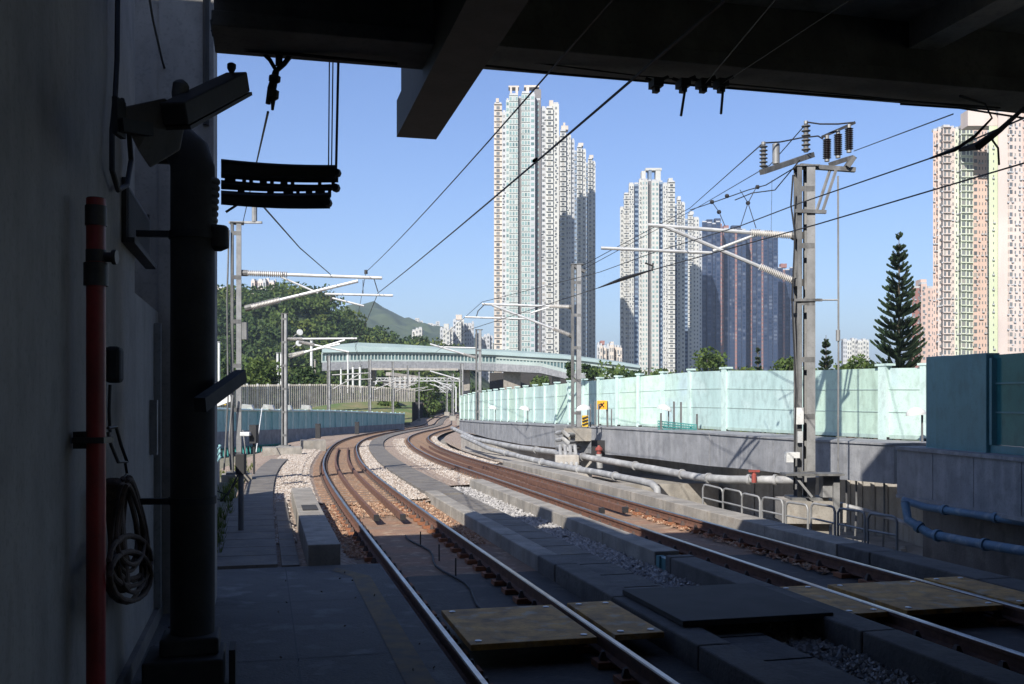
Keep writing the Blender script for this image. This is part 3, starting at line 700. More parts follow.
# grey corrugated duct right of it
q2 = P(212,200,8.3)
t = empty('corrugated_duct', q2, 'short grey corrugated duct hanging beside the black drain pipe', 'duct')
m = MB(); pr = []
for i in range(40): pr.append((-i*.018, .075+(.012 if i % 3 else -.004)))
m.lathe(P(210,178,8.35), (.06,0,1), pr[:34], 12); m.build('duct', M['galv_d'], t)
m = MB(); m.lathe(P(218,245,8.35), (0,0,1), [(-.05,.03),(-.02,.09),(.14,.09),(.16,.07)], 12); m.build('end_collar', M['dark'], t)
# folded mesh tray bundle
t = empty('mesh_tray', P(222,185,8.6), 'stack of black perforated trays reaching out from the wall against the sky', 'cable tray')
def tray(y0, y1, y2, y3, xe, Z, holes, nm):
    rgt = random.Random(int(y0)); m = MB(); a, b_, c, d = P(221,y0,Z), P(xe,y2,Z+.25), P(xe,y3,Z+.25), P(221,y1,Z)
    nn = 34; th = Vector((0,.02,0))
    for i in range(nn):
        f0, f1 = i/nn, (i+1)/nn
        T0, T1 = a.lerp(b_, f0), a.lerp(b_, f1); k0 = Vector((0,0,-.015*math.sin(f0*3.14))); k1 = Vector((0,0,-.015*math.sin(f1*3.14))); T0 += k0; T1 += k1; B0, B1 = d.lerp(c, f0)+k0, d.lerp(c, f1)+k1
        cut = holes and rgt.random() < .55; sg_ = .02*math.sin(i*.5+y0)
        def q4(p0, p1, p2, p3): m.add([p0,p1,p2,p3,p0+th,p1+th,p2+th,p3+th],[(0,1,2,3),(7,6,5,4),(0,4,5,1),(1,5,6,2),(2,6,7,3),(3,7,4,0)])
        if cut:
            q4(T0, T1, T1.lerp(B1,.42), T0.lerp(B0,.42)); q4(T0.lerp(B0,.62), T1.lerp(B1,.62), B1, B0)
        else: q4(T0, T1, B1, B0)
    m.tube([a.lerp(b_,k/8)+Vector((0,0,-.015*math.sin(k/8*3.14))) for k in range(9)], .018, 5); m.tube([d.lerp(c,k/8)+Vector((0,0,-.015*math.sin(k/8*3.14))) for k in range(9)], .016, 5)
    m.build('tray', M['black'], t)
tray(161,174,167,178,335,8.5,False,'a'); tray(173,184,177,189,338,8.7,True,'b'); tray(186,193,186,196,331,8.9,True,'c'); tray(194,203,195,207,330,8.6,False,'d')
m = MB()
for x, y in ((337,173),(336,188),(328,203)): m.lathe(P(x,y,8.8), (0,1,0), [(-.05,.03),(0,.04),(.05,.03)], 8)
m.bar(P(226,212,8.5),P(240,203,8.55),.02); m.split('end_bolt', M['black'], t)
for i, (x0, x1, lb) in enumerate(((330,328.5,'leftmost of the three hanging wires above the tray end'),(334,331.5,'middle of the three hanging wires above the tray end'),(340,336,'rightmost and thickest hanging wire above the tray end'))):
    m = MB(); m.tube([P(x0,-20,8.7), P(x1,170,8.85)], .006 if i < 2 else .012, 5)
    one('hanging_wire', m, M['wire'], lb, 'wire', 'wires holding the tray')
m = MB(); m.bar(P(200,405,7.6), P(241,376,8.6), .09, .11)
one('slanting_strut', m, M['dark'], 'short dark strut sticking out from behind the drain pipe', 'strut')
# coiled hose
t = empty('coiled_hose', W(125,430,.1), 'brown hose hung in loose coils on a hook between red pipe and door', 'hose')
rg = random.Random(4); m = MB()
for k in range(7):
    pts = []; top = rg.uniform(476,486); bot = rg.uniform(560,612); wd = rg.uniform(10,24); cx = 128+rg.uniform(-5,5)
    for i in range(25):
        a = 2*math.pi*i/24; yy = (top+bot)/2-(bot-top)/2*math.cos(a); f = (yy-top)/(bot-top)
        xx = cx-2+math.sin(a)*wd*(.35+.65*f)+ (4*f); pts.append(W(xx, yy, .1+.02*k+.03*math.cos(a*2)))
    m.tube(pts, .016, 8, False)
for k in range(4):
    cxp, cyp, rr_ = 130+rg.uniform(-4,4), 565+rg.uniform(-12,14), rg.uniform(14,22); pts = []
    for i in range(17):
        a = 2*math.pi*i/16; pts.append(W(cxp+math.cos(a)*rr_, cyp+math.sin(a)*rr_*1.2, .16+.02*k))
    m.tube(pts, .018, 8, False)
m.build('coil', M['rope'], t)
m = MB(); m.tube([W(108,428,.08),W(116,427,.1),W(121,445,.12),W(127,462,.12),W(118,462,.12),W(111,445,.1),W(108,432,.08)], .012, 6); m.tube([W(125,462,.12),W(127,474,.12),W(120,482,.12)], .01, 6); m.build('hook', M['brass'], t)
m = MB(); m.bar(W(112,480,.12), W(122,590,.14), .11, .12); m.build('nozzle_bag', M['rope'], t, .03)

# low wall beyond the platform end, left
m = MB(); m.uvbox(14.4, 24, -1.35, -1.12, -.3, 1.95); 
one('low_wall', m, M['parapet'], 'low blue-grey wall beyond the platform end, left of the walkway', 'wall')
t = empty('step_rail', UV(27,-1.3,0), 'low wall end with pale horizontal bars beside the first left mast', 'railing')
m = MB(); m.uvbox(24.01, 30, -1.5, -1.2, -.3, .62); m.build('wall', M['parapet'], t)
m = MB()
for k in range(3): m.bar(UV(24.2,-1.17,.66+.16*k+.0), UV(30,-1.17,.66+.16*k), .03, .05)
for k in range(4): m.bar(UV(24.3+1.85*k,-1.2,.6), UV(24.3+1.85*k,-1.2,1.02), .05)
m.build('bar', M['tealfar'], t)

rg = random.Random(8); m = MB()
for k in range(70):
    p = UV(rg.uniform(7.5,14), rg.choice((rg.uniform(-1,-.6), rg.uniform(-.9,1.5))), -.024); leafquad(m, p+Vector((0,0,.01)), .018, rg)
tag(m.build('dead_leaves', M['rope']), 'a few dead leaves and grit scattered on the platform floor', kind='stuff')
m = MB()
for u in (9.2, 11.8): m.add([UV(u,-1.04,-.0275),UV(u,1.6,-.0275),UV(u+.018,1.6,-.0275),UV(u+.018,-1.04,-.0275)],[(0,1,2,3)])
m.add([UV(-20,.3,-.0275),UV(-20,.315,-.0275),UV(14.2,.315,-.0275),UV(14.2,.3,-.0275)],[(0,1,2,3)])
struct('platform_joints', m, M['black'])
# ---------------------------------------------------------------- catenary masts
def shed(m, a, b_, r, n=9):
    a, b_ = Vector(a), Vector(b_); L = (b_-a).length; pr = []
    for i in range(n):
        f = i/n*L; d = L/n; pr += [(f,r*.55),(f+d*.25,r*.55),(f+d*.45,r),(f+d*.6,r),(f+d*.8,r*.55)]
    m.lathe(a, b_-a, pr, 10)
def mast(label, base, ztop, w, rz=None, depth=None, group='catenary masts'):
    rz = HD if rz is None else rz
    t = empty('catenary_mast', base, label, 'mast', group)
    d = depth or w*.9; h = ztop-base.z; c, s = math.cos(rz), math.sin(rz); mat3 = Matrix.Rotation(rz, 3, 'Z')
    def bx(m, x, y, z, sx, sy, sz): m.box(base+mat3@Vector((x,y,z)), (sx,sy,sz), rz)
    m = MB(); fw = w*.44; tk = .015
    bx(m, -w*.28, 0, h/2, tk, d, h); bx(m, -w*.28-fw*.25, -d/2-tk/2-.001, h/2, fw*.5, tk, h); bx(m, -w*.28-fw*.25, d/2+tk/2+.001, h/2, fw*.5, tk, h)
    m.build('channel', M['galv_d'], t)
    m = MB(); bx(m, w*.28, 0, h/2, tk, d, h); bx(m, w*.28-fw*.3, -d/2-tk/2-.001, h/2, fw*.9, tk, h); bx(m, w*.28-fw*.3, d/2+tk/2+.001, h/2, fw*.9, tk, h)
    m.build('channel', M['galv'], t)
    m = MB(); k = .6
    while k < h-.2:
        bx(m, 0, -d/2-tk*1.1, k, w*.62, tk*.5, .12); k += 1.3
    m.split('batten', M['galv_d'], t)
    m = MB(); bx(m, 0, 0, h+.02, w*1.1, d*1.25, .03); m.build('cap_plate', M['galv_d'], t); m = MB(); bx(m, 0, 0, .03, w*1.7, w*1.7, .06); m.build('base_plate', M['galv_d'], t)
    m = MB(); bx(m, 0, 0, -.25, w*2.4, w*2.4, .5); m.build('footing', M['conc'], t)
    return t
def arm(t, a, b_, r=.028, ins=None, m_='alu', name='cantilever_tube'):
    a, b_ = Vector(a), Vector(b_); m = MB(); m.tube([a, b_], r, 8); o = m.build(name, M[m_], t)
    if ins:
        d = (b_-a).normalized(); m = MB(); shed(m, a+d*.12, a+d*(.12+ins), r*1.9, 20); m.build('insulator', M['porc'], o)
        m = MB(); m.tube([a-d*.05, a+d*.13], r*1.9, 8); m.build('fitting', M['galv_d'], o)
    return o
CL = []; ML = []; CR = []; MR = []     # contact/messenger wire supports for the two tracks
def p2(l, Z): return [P(x, y, Z) for x, y in l]
# left masts
Z1 = 29.6
t = mast('nearest left catenary mast, tall paired grey channels with two cantilever arms', P(237,474,Z1), P(237,224,Z1).z, .36)
arm(t, P(243,273,Z1), P(382,278,Z1), .05, 1.2)
arm(t, P(247,308,Z1), P(358,281,Z1), .05, .9); arm(t, P(325,294,Z1), P(393,295.5,Z1), .035); arm(t, P(281,277,Z1), P(318,293,Z1), .03); arm(t, P(332,298,Z1), P(364,306,Z1), .03)
m = MB(); m.bar(P(229,222.5,Z1), P(262,222.5,Z1), .1, .06); m.tube([P(254.5,222,Z1), P(254.5,207,Z1)], .08, 8); m.build('top_bracket', M['galv'], t)
m = MB(); m.tube([P(366,274,Z1),P(366,270,Z1)], .05, 6); m.tube([P(374,279,Z1),P(378,292,Z1)], .015, 5); m.tube([P(363,280,Z1),P(363,296,Z1)], .012, 5); m.tube([P(332,296,Z1),P(331,301,Z1)], .04, 6); m.build('dropper', M['wire'], t)
m = MB(); m.tube([P(229,230,Z1-.3),P(227,300,Z1-.3),P(228,400,Z1-.4),P(224,470,Z1-.6)], .025, 6); m.tube([P(233,395,Z1-.4),P(229,440,Z1-.4),P(231,470,Z1-.5)], .03, 6); m.tube([P(243,430,Z1-.3),P(246,455,Z1-.5),P(240,468,Z1-.5)], .02, 6); m.build('cable', M['galv_d'], t)
m = MB(); m.box(P(245,331,Z1-.15), (.14,.2,.5)); m.build('junction_box', M['galv_d'], t)
ML.append(P(366,272,Z1)); CL.append(P(378,293,Z1))
specs = [(285,446,314,56,.34,[((288,339),(357,338.5)),((290,357),(345,340)),((300,342),(349,352)),((290,355),(340,344))],'second left catenary mast, standing on a small concrete pad'),
         (329,434,356,92,.34,[((332,375),(369,373)),((333,389),(360,374)),((345,380),(372,379))],'third left catenary mast beside the teal barrier'),
         (370,429,360,104,.34,[((373,382),(400,379)),((374,390),(396,381))],'fourth left catenary mast, just past the third'),
         (393,425,362,128,.32,[((395,386),(417,383)),((396,391),(414,384))],'fifth left catenary mast in the distance'),
         (408,422,366,150,.32,[((410,389),(428,387)),((410,393),(425,388))],'sixth left catenary mast, slim and far'),
         (419,419,372,180,.3,[((420,391),(434,389))],'seventh left catenary mast, small before the bridge'),
         (427,416,376,215,.3,[((428,392),(440,391))],'farthest left catenary mast under the bridge')]
for px, yb, yt, Z, w, arms, lb in specs:
    t = mast(lb, P(px,yb,Z), P(px,yt,Z).z, w, rz=0)
    for k, (a, c_) in enumerate(arms): arm(t, P(a[0],a[1],Z), P(c_[0],c_[1],Z), .055, .7 if Z < 60 else None, 'alu' if Z < 60 else 'galv')
    e = arms[0][1]; ML.append(P(e[0]-4, e[1]-2, Z)); CL.append(P(e[0]-2, e[1]+9, Z))
# right masts
Z2 = 23.0
rb = P(806,499,Z2); t2 = mast('tall right catenary mast carrying black and brown insulators on top', rb, P(806,168,Z2).z, .48, rz=-.05, depth=.34)
m = MB(); m.box(rb+Vector((-.05,0,-.6)), (.95,.7,1.19)); m.build('footing', M['conc'], t2, .02)
arm(t2, P(797,236,Z2), P(648,225,Z2), .045, .95); arm(t2, P(798,283,Z2), P(664,226,Z2), .045, .85); arm(t2, P(758,234,Z2), P(713,251,Z2), .035); arm(t2, P(712,253,Z2), P(601,248,Z2), .038)
m = MB(); m.bar(P(793,236,Z2), P(802,236,Z2), .22, .16); m.bar(P(793,283,Z2), P(802,283,Z2), .22, .16); m.bar(P(791,300,Z2-.2), P(822,300,Z2-.2), .05, .06); m.split('arm_bracket', M['galv_d'], t2)
m = MB(); m.bar(P(762,172,Z2-.6), P(812,155,Z2+.6), .14, .12); m.bar(P(800,166,Z2), P(855,170,Z2), .12, .1); m.bar(P(795,211,Z2-.2), P(826,212,Z2-.2), .08, .08); m.build('crossarm', M['galv_d'], t2)
m = MB(); m.bar(P(830,170,Z2), P(817,210,Z2-.2), .05, .05); m.bar(P(836,170,Z2-.1), P(823,210,Z2-.2), .05, .05); m.build('brace', M['galv'], t2)
m = MB(); m.bar(P(832,164,Z2), P(850,158,Z2+.3), .2, .1); m.bar(P(846,168,Z2), P(853,158,Z2), .3, .1); m.build('insulator_seat', M['galv_d'], t2)
for x, y0, y1, rr, k, Z in ((763.5,168,145,.075,'porc_b',Z2-.5),(806,152,124,.085,'porc_b',Z2+.4)):
    m = MB(); shed(m, P(x,y0,Z), P(x,y1,Z), rr*1.25, 6); o = m.build('insulator', M['galv_d'], t2)
    m = MB(); m.tube([P(x,y1,Z), P(x,y1-3,Z)], .05, 8); m.build('cap', M['galv'], o)
m = MB(); m.tube([P(776,164,Z2-.2), P(776,144,Z2-.2)], .085, 10); m.build('insulator', M['galv'], t2)
for x, y0, y1 in ((827,159,139),(838,155.5,134),(849,150,128)):
    m = MB(); shed(m, P(x,y0,Z2+.2), P(x,y1,Z2+.2), .1, 11); o = m.build('insulator', M['porc_b'], t2)
    m = MB(); m.tube([P(x,y1,Z2+.2), P(x,y1-3.5,Z2+.2)], .05, 8); m.tube([P(x,y0+2.5,Z2+.2), P(x,y0,Z2+.2)], .06, 8); m.build('cap', M['galv'], o)
m = MB(); m.bar(P(822,137,Z2+.2), P(855,122.5,Z2+.2), .06, .06); m.tube([P(806,122,Z2+.4),P(820,124,Z2),P(838,124,Z2),P(853,122.5,Z2)], .02, 6); m.tube([P(763,143,Z2-.5),P(780,142,Z2-.3),P(800,138,Z2),P(818,136,Z2),P(823,139,Z2)], .018, 6); m.build('busbar', M['black'], t2)
m = MB(); m.tube([P(838,176,Z2-.2),P(838.5,340,Z2-.2),P(838,490,Z2-.2)], .022, 6); m.tube([P(822,300,Z2-.1),P(838,300,Z2-.2)], .02, 6); m.tube([P(838,330,Z2-.2),P(838,341,Z2-.2)], .05, 8); m.build('side_rod', M['galv'], t2)
m = MB(); m.tube([P(793,175,Z2-.3),P(791,205,Z2-.3),P(795,235,Z2-.3),P(792,300,Z2-.35),P(796,390,Z2-.3),P(794,490,Z2-.3)], .02, 6); m.build('cable', M['black'], t2)
m = MB(); m.box(P(799,416,Z2-.28), (.2,.05,.38)); m.build('number_plate', M['white'], t2)
m = MB(); m.box(P(800,437,Z2-.28), (.12,.05,.26)); m.build('label_plate', M['alu'], t2)
m = MB(); m.box(P(792,455,Z2-.35), (.3,.2,.13)); m.box(P(789,459,Z2-.4), (.16,.16,.14)); m.build('security_camera', M['white'], t2)
MR += [P(1100,98,9.6), P(928,159,13.0)]; 
# platform bracket with cabinet by the mast
t = empty('service_stand', P(835,520,22.5), 'small steel stand with grey cabinet beside the tall right mast', 'stand')
m = MB(); m.bar(P(783,474,22.4), P(841,474,22.4), .5, .05); m.build('shelf', M['galv_d'], t)
m = MB(); m.bar(P(836,474,22.4), P(836,535,22.4), .14, .1); m.bar(P(795,476,22.3),P(812,497,22.3),.05); m.build('leg', M['galv'], t)
m = MB(); m.box(P(828,486,22.6), (.32,.3,.5)); m.build('cabinet', M['galv'], t, .01)
m = MB(); m.box(P(830,512,23.2), (.6,.5,.45)); m.build('box', M['conc_l'], t, .01)
t3 = mast('second right catenary mast rising from behind the parapet gap', P(577,428,40), P(577,265,40).z, .46, rz=0, depth=.3)
Zm = 40
arm(t3, P(572,307,Zm), P(482,304,Zm), .05, .8); arm(t3, P(572,336,Zm), P(492,305,Zm), .05, .7); arm(t3, P(550,307,Zm), P(531,313,Zm), .035); arm(t3, P(527,319,Zm), P(465,317,Zm), .04)
m = MB(); m.bar(P(572,265,Zm), P(585,272,Zm), .3, .1); m.build('top_bracket', M['galv_d'], t3)
m = MB(); m.tube([P(484,305,Zm),P(478,311,Zm),P(476,318,Zm)], .02, 5); m.build('dropper', M['wire'], t3)
t4 = mast('third right catenary mast, short grey post left of the tall tower', P(479,421,64), P(479,330,64).z, .44, rz=0)
arm(t4, P(477,358,64), P(430,344,64), .06, .8); arm(t4, P(477,348,64), P(440,347,64), .05)
t5 = mast('fourth right catenary mast, far post beside the barrier end', P(462,419,85), P(462,364,85).z, .34, rz=0)
arm(t5, P(461,380,85), P(430,371,85), .06)
for px, yb, yt, Z, a, c_, lb in ((453,416,374,110,(452,386),(430,380),'fifth right catenary mast, pale and far before the bridge'),(447,412,378,140,(446,389),(430,384),'farthest right catenary mast under the covered bridge')):
    t = mast(lb, P(px,yb,Z), P(px,yt,Z).z, .3, rz=0); arm(t, P(a[0],a[1],Z), P(c_[0],c_[1],Z), .06); arm(t, P(a[0],a[1]+4,Z), P(c_[0]+4,c_[1],Z), .06)
# far portal gantries
for i, (xa, xb, y, Z, lb) in enumerate(((376,460,381,190,'nearest of the far lattice gantries across the tracks'),(384,456,387,230,'middle far lattice gantry across the tracks'),(392,452,392,270,'farthest lattice gantry across the tracks'))):
    t = empty('lattice_gantry', P(xa,400,Z), lb, 'gantry', 'far lattice gantries')
    m = MB(); a, c_ = P(xa,y,Z), P(xb,y,Z); a2, c2 = P(xa,y-3,Z), P(xb,y-3,Z)
    m.bar(a,c_,.14,.14); m.bar(a2,c2,.14,.14); n = 12
    for k in range(n): m.bar(a.lerp(c_,k/n), a2.lerp(c2,(k+.5)/n), .1); m.bar(a2.lerp(c2,(k+.5)/n), a.lerp(c_,(k+1)/n), .1)
    m.build('truss', M['alu'], t)
    for x in (xa, xb): m = MB(); m.bar(P(x,y,Z), P(x,412,Z), .35, .3); m.build('leg', M['alu'], t)
# wires
def wire(pts, r, label, sag=0.0, grp='overhead wires', m='wire'):
    mb = MB(); out = []
    for i in range(len(pts)-1):
        a, c_ = Vector(pts[i]), Vector(pts[i+1]); n = 10
        for k in range(n+(i == len(pts)-2)):
            f = k/n; q = a.lerp(c_, f); q.z -= sag*4*f*(1-f)*(c_-a).length/30; out.append(q)
    mb.tube(out, r, 5)
    return one('overhead_wire', mb, M[m], label, 'wire', grp)
a = P(725,0,5.75); b0 = CL[0]; wire([a+(a-b0)*.25, a, b0]+CL[1:], .011, 'contact wire over the left track, crossing in front of the tallest tower', .05)
a = P(612,0,7.5); b0 = ML[0]; wire([a+(a-b0)*.25, a, b0]+ML[1:], .009, 'messenger wire over the left track, meeting the first left mast arm', .12)
wire([P(1180,68,8.5), P(1024,118,10.9), P(928,159,13.2), P(800,203,17.0), P(740,226,19.6), P(655,252,Z2+2), P(600,272,32), P(482,302,Zm), P(436,343,64)], .011, 'messenger wire over the right track, passing in front of the tall right mast', 0)
wire([P(1180,118,9.8), P(1024,163,11.2), P(818,224,15.5), P(652,270,21.6), P(598,288,28), P(468,330,Zm), P(436,352,64)], .011, 'contact wire over the right track, lower of the two right wires', 0)
m = MB(); m.tube([P(652,270,21.6),P(625,278,23.5),P(598,288,25)], [.015,.05,.012], 6); m.tube([P(653,263,21.6),P(652,271,21.6)], .02, 5); m.tube([P(645,263,21.6),P(653,266,21.6)], .02, 5)
one('section_insulator', m, M['black'], 'dark spindle shaped section insulator on the contact wire left of the tall right mast', 'insulator')
m = MB(); m.lathe(P(535,160,9.2), (1,.2,.8), [(-.03,.006),(-.015,.016),(.015,.016),(.03,.006)], 8)
one('wire_joint', m, M['black'], 'small black joint on the wire crossing the tallest tower', 'joint')
wire([P(953,114,13), P(854,151,Z2)], .01, 'thin wire from the roof edge to the insulators atop the tall right mast')
wire([P(1024,100,16), P(953,114,13)], .01, 'short thin wire end near the roof edge top right') if False else None
wire([P(762,144,Z2-.5), P(735,168,Z2+8), P(690,208,Z2+26), P(578,268,Zm)], .016, 'upper feeder wire from the tall right mast to the second right mast')
wire([P(806,124,Z2+.4), P(770,165,Z2+6), P(700,206,Z2+24), P(582,270,Zm)], .014, 'lower feeder wire from the tall right mast to the second right mast')
wire([P(800,160,Z2), P(775,190,Z2+1), P(752,193,Z2+1.5), P(735,200,Z2+2)], .014, 'curved jumper wire left of the tall right mast')
wire([P(794,168,Z2), P(766,185,Z2+1), P(748,190,Z2+2), P(720,200,Z2+4), P(690,210,Z2+8)], .014, 'straight jumper wire above the upper right arm')
wire([P(740,190,Z2+2), P(748,203,Z2+1), P(756,228,Z2)], .010, 'right half of the V shaped dropper above the upper right arm', grp='droppers')
wire([P(757,186,Z2+1), P(748,203,Z2+1), P(740,228,Z2)], .010, 'left half of the V shaped dropper above the upper right arm', grp='droppers')
wire([P(712,202,Z2+2), P(719,212,Z2+1), P(725,226,Z2)], .010, 'left dropper with a small clamp above the upper right arm', grp='droppers')
for x, y, lb in ((757.5,187,'small round clamp nearest the tall right mast'),(748,203,'round clamp where the V droppers meet'),(727,196,'round clamp in the middle of the jumper wire'),(712,202,'round clamp at the left end of the jumper wire'),(719,212,'round clamp on the left dropper')):
    m = MB(); m.lathe(P(x,y,Z2+1.2), (1,0,0), [(-.05,.02),(-.03,.05),(.03,.05),(.05,.02)], 8); one('wire_clip', m, M['black'], lb, 'clip', 'wire clips by the tall mast')
wire([P(772,180,Z2+1), P(771,236,Z2+1)], .005, 'thin vertical wire hanging left of the tall right mast')
wire([P(268,112,8.4), P(256,165,15), P(243,222,Z1)], .011, 'guy wire from the roof hanger to the first left mast top')
wire([P(262,205,13), P(300,248,22), P(330,274,Z1)], .013, 'wire running from behind the trays down to the first left arm')
wire([P(800,-30,6.2), P(705,84,10.5)], .004, 'faint wire under the roof ending at the rod clamp')
wire([P(880,-20,6.6), P(722,84,10.5)], .004, 'faint wire under the roof ending at the rightmost clamp')

# lineside post
t = empty('lineside_post', P(241,530,17.7), 'short grey post with black box head beside the shaded walkway', 'post')
m = MB(); m.tube([P(241,532,17.7),P(241,470,17.7)], .05, 10); m.build('post', M['galv_d'], t)
m = MB(); m.box(P(241,464,17.7), (.16,.16,.36)); m.build('head', M['black'], t, .01)
m = MB(); m.tube([P(238,475,17.6),P(228,495,17.5),P(214,490,17.4)], .015, 6); m.tube([P(238,480,17.6),P(222,500,17.5),P(208,497,17.4)], .012, 6); m.build('cable', M['black'], t)
t = empty('trackside_lamp', P(247,436,27), 'white lamp head with black bracket beside the first left mast', 'lamp')
m = MB(); m.box(P(246,434,27), (.26,.3,.11)); m.build('lamp', M['white'], t, .02)
m = MB(); m.box(P(254,434,27.2), (.18,.3,.5)); m.bar(P(254,440,27.2), P(254,474,27.2), .05); m.build('bracket', M['black'], t)
for i, (px, py, w) in enumerate(((282,454,1.9),(313,446,1.4))):
    m = MB(); Z = 2500/(py-400+6); m.box(P(px,py,50 if i == 0 else 58), (w,1.2,.7), HD)
    one('concrete_pad', m, M['conc'], ('large concrete pad at the foot of the second left mast','smaller concrete pad just beyond the second left mast')[i], 'pad', 'concrete pads')
m = MB(); m.bar(P(256,452,46), P(262,408,50), .035)
one('leaning_rod', m, M['white'], 'thin pale rod leaning against the far left barrier', 'rod')

rg = random.Random(12); m = MB()
for k in range(420):
    u, v = rg.uniform(15, 33), rg.uniform(-1.0, -.62)
    if rg.random() < .35: u, v = rg.uniform(24, 40), rg.uniform(-1.6, -.7)
    if noise.noise(Vector((u*.7, v*2, 3))) < -.05: continue
    p = UV(u, v, 0); o_ = 0; p = TP(u, v-2.504, -.06)
    for j in range(7):
        a = rg.uniform(0, 6.28); h_ = rg.uniform(.06, .26); d_ = Vector((math.cos(a), math.sin(a), 0)); sd_ = Vector((-d_.y, d_.x, 0))*.012
        n = len(m.v); m.v += [p-sd_, p+sd_, p+d_*h_*.5+Vector((0,0,h_))+sd_*.3]; m.f.append((n, n+1, n+2))
tag(m.build('weeds', M['leaf_y']), 'sparse weeds and grass growing in the dry soil left of the walkway', kind='stuff')
# ---------------------------------------------------------------- noise barrier, parapet and pipes on the right
def zpar(Z): return lerp(Z, [0,42,60,75], [1.25,1.2,1.0,.8])
def onpar(px, py):
    Z = 40.0
    for _ in range(30): Z = (EYE-zpar(Z))*F/(py-HY)
    return P(px, py, Z)
posts = [(925,442.5,367),(885,441,367.5),(806,436.5,370),(726,432,370),(691,430,371.5),(663.6,428.6,374),(639.7,428,376),(618.5,427.3,378),(600,426.6,379.5),(584,426,381),(570,425.5,382.5),(557,425,384),(545.5,424.5,385.3),(535,424,386.3),(525.5,423.6,387.2),(517,423.2,388.2),(509,422.8,389),(502,422.4,389.8),(495.5,422,390.5),(489.5,421.7,391.3),(484,421.4,392),(479,421.1,392.8),(474,420.8,393.6),(469.5,420.5,394.6),(465,420.2,395.8),(461,420,397)]
t = empty('noise_barrier', onpar(726,432), 'long mint green translucent noise barrier with pale posts on the right parapet', 'noise barrier')
bp = [(onpar(x,y), EYE-(yt-HY)/F*onpar(x,y).y) for x, y, yt in posts]
for i, (p, zt) in enumerate(bp):
    q = bp[min(i+1,len(bp)-1)][0]-bp[max(i-1,0)][0]; rz = math.atan2(q.y,q.x)
    wd = .30 if i in (1,3) else .17
    m = MB(); m.box(Vector((p.x,p.y,(p.z+zt+.05)/2)), (wd,.2,zt+.05-p.z), rz); m.box(Vector((p.x,p.y,zt+.07)), (wd*1.7,.24,.06), rz); po = m.build('post', M['mint_post'], t)
    m = MB(); m.box(Vector((p.x,p.y,p.z+.05))+Vector((0,-.12,0)), (.12,.08,.12), rz); m.build('base_bolt', M['black'], po)
    if i < len(bp)-1:
        p1, z1 = bp[i+1]; zt_, z1_ = zt-.02, z1-.02
        m = MB(); nrm = Vector((-(p1-p).y,(p1-p).x,0)).normalized()*.03
        def qd(a, b_, c, d): m.add([a-nrm,b_-nrm,c-nrm,d-nrm,a+nrm,b_+nrm,c+nrm,d+nrm],[(0,1,2,3),(7,6,5,4),(0,4,5,1),(1,5,6,2),(2,6,7,3),(3,7,4,0)])
        A0, A1 = Vector((p.x,p.y,p.z+.12)), Vector((p1.x,p1.y,p1.z+.12)); T0, T1 = Vector((p.x,p.y,zt_)), Vector((p1.x,p1.y,z1_))
        qd(A0,A1,T1,T0); pn = m.build('panel', M[('mint','mint_b','mint_c')[(i*5+i//3)%3]], t)
        m = MB()
        for f in (0,.36,.69): m.bar(A0.lerp(T0,f), A1.lerp(T1,f), .09, .02 if f else .1)
        m.build('rail', M['mint_line'] if i else M['mint_line'], pn)
# parapet
par = [(897,445.5,484),(811,441,476.5),(755,437.5,469.5),(713,434.5,466)]
par2 = [(712,434.5,466),(660,431.5,459.5),(618,429,455),(578,427,452.5)]
par3 = [(557,426.5,447.5),(525,424.8,444.5),(490,423.2,438),(474,422,433.5),(461,421,431)]
def parapet(lst, label, grp):
    m = MB(); pts = []
    for x, y, yb in lst:
        p = onpar(x,y); p.z -= 0; q = P(x,yb,p.y); pts.append((p,q.z))
    for i in range(len(pts)-1):
        (a, za), (c_, zc) = pts[i], pts[i+1]; d = (c_-a).normalized(); n = Vector((d.y,-d.x,0)); n = -n if n.dot(-a) < 0 else n
        A0 = a+n*.1; C0 = c_+n*.1; A1 = a-n*1.5; C1 = c_-n*1.5
        def z_(v, z): return Vector((v.x,v.y,z))
        m.add([z_(A0,za),z_(C0,zc),z_(C1,zc),z_(A1,za),z_(A0,a.z),z_(C0,c_.z),z_(C1,c_.z),z_(A1,a.z)],[(0,1,2,3),(4,5,6,7),(0,1,5,4),(1,2,6,5),(2,3,7,6),(3,0,4,7)])
        m.add([z_(A0+n*.04,a.z+.002),z_(C0+n*.04,c_.z+.002),z_(C1,c_.z+.002),z_(A1,a.z+.002),z_(A0+n*.04,a.z+.05),z_(C0+n*.04,c_.z+.05),z_(C1,c_.z+.05),z_(A1,a.z+.05)],[(0,1,2,3),(4,5,6,7),(0,1,5,4),(1,2,6,5),(2,3,7,6),(3,0,4,7)])
        L = (C0-A0).length; k = 1.6
        while k < L-.3:
            s_ = A0.lerp(C0,k/L)+n*.004; zz0 = za+(zc-za)*k/L; zz1 = a.z+(c_.z-a.z)*k/L
            m.bar(z_(s_,zz0+.02), z_(s_,zz1-.02), .025, .012, up=n); k += 1.9
    return one('parapet', m, M['parapet'], label, 'parapet', grp)
parapet(par, 'grey concrete parapet under the mint barrier behind the tall right mast', 'parapet lengths on the right')
parapet(par2, 'grey parapet length between the seam and the second right mast', 'parapet lengths on the right')
parapet(par3, 'farthest grey parapet length curving away beyond the pipe gap', 'parapet lengths on the right')
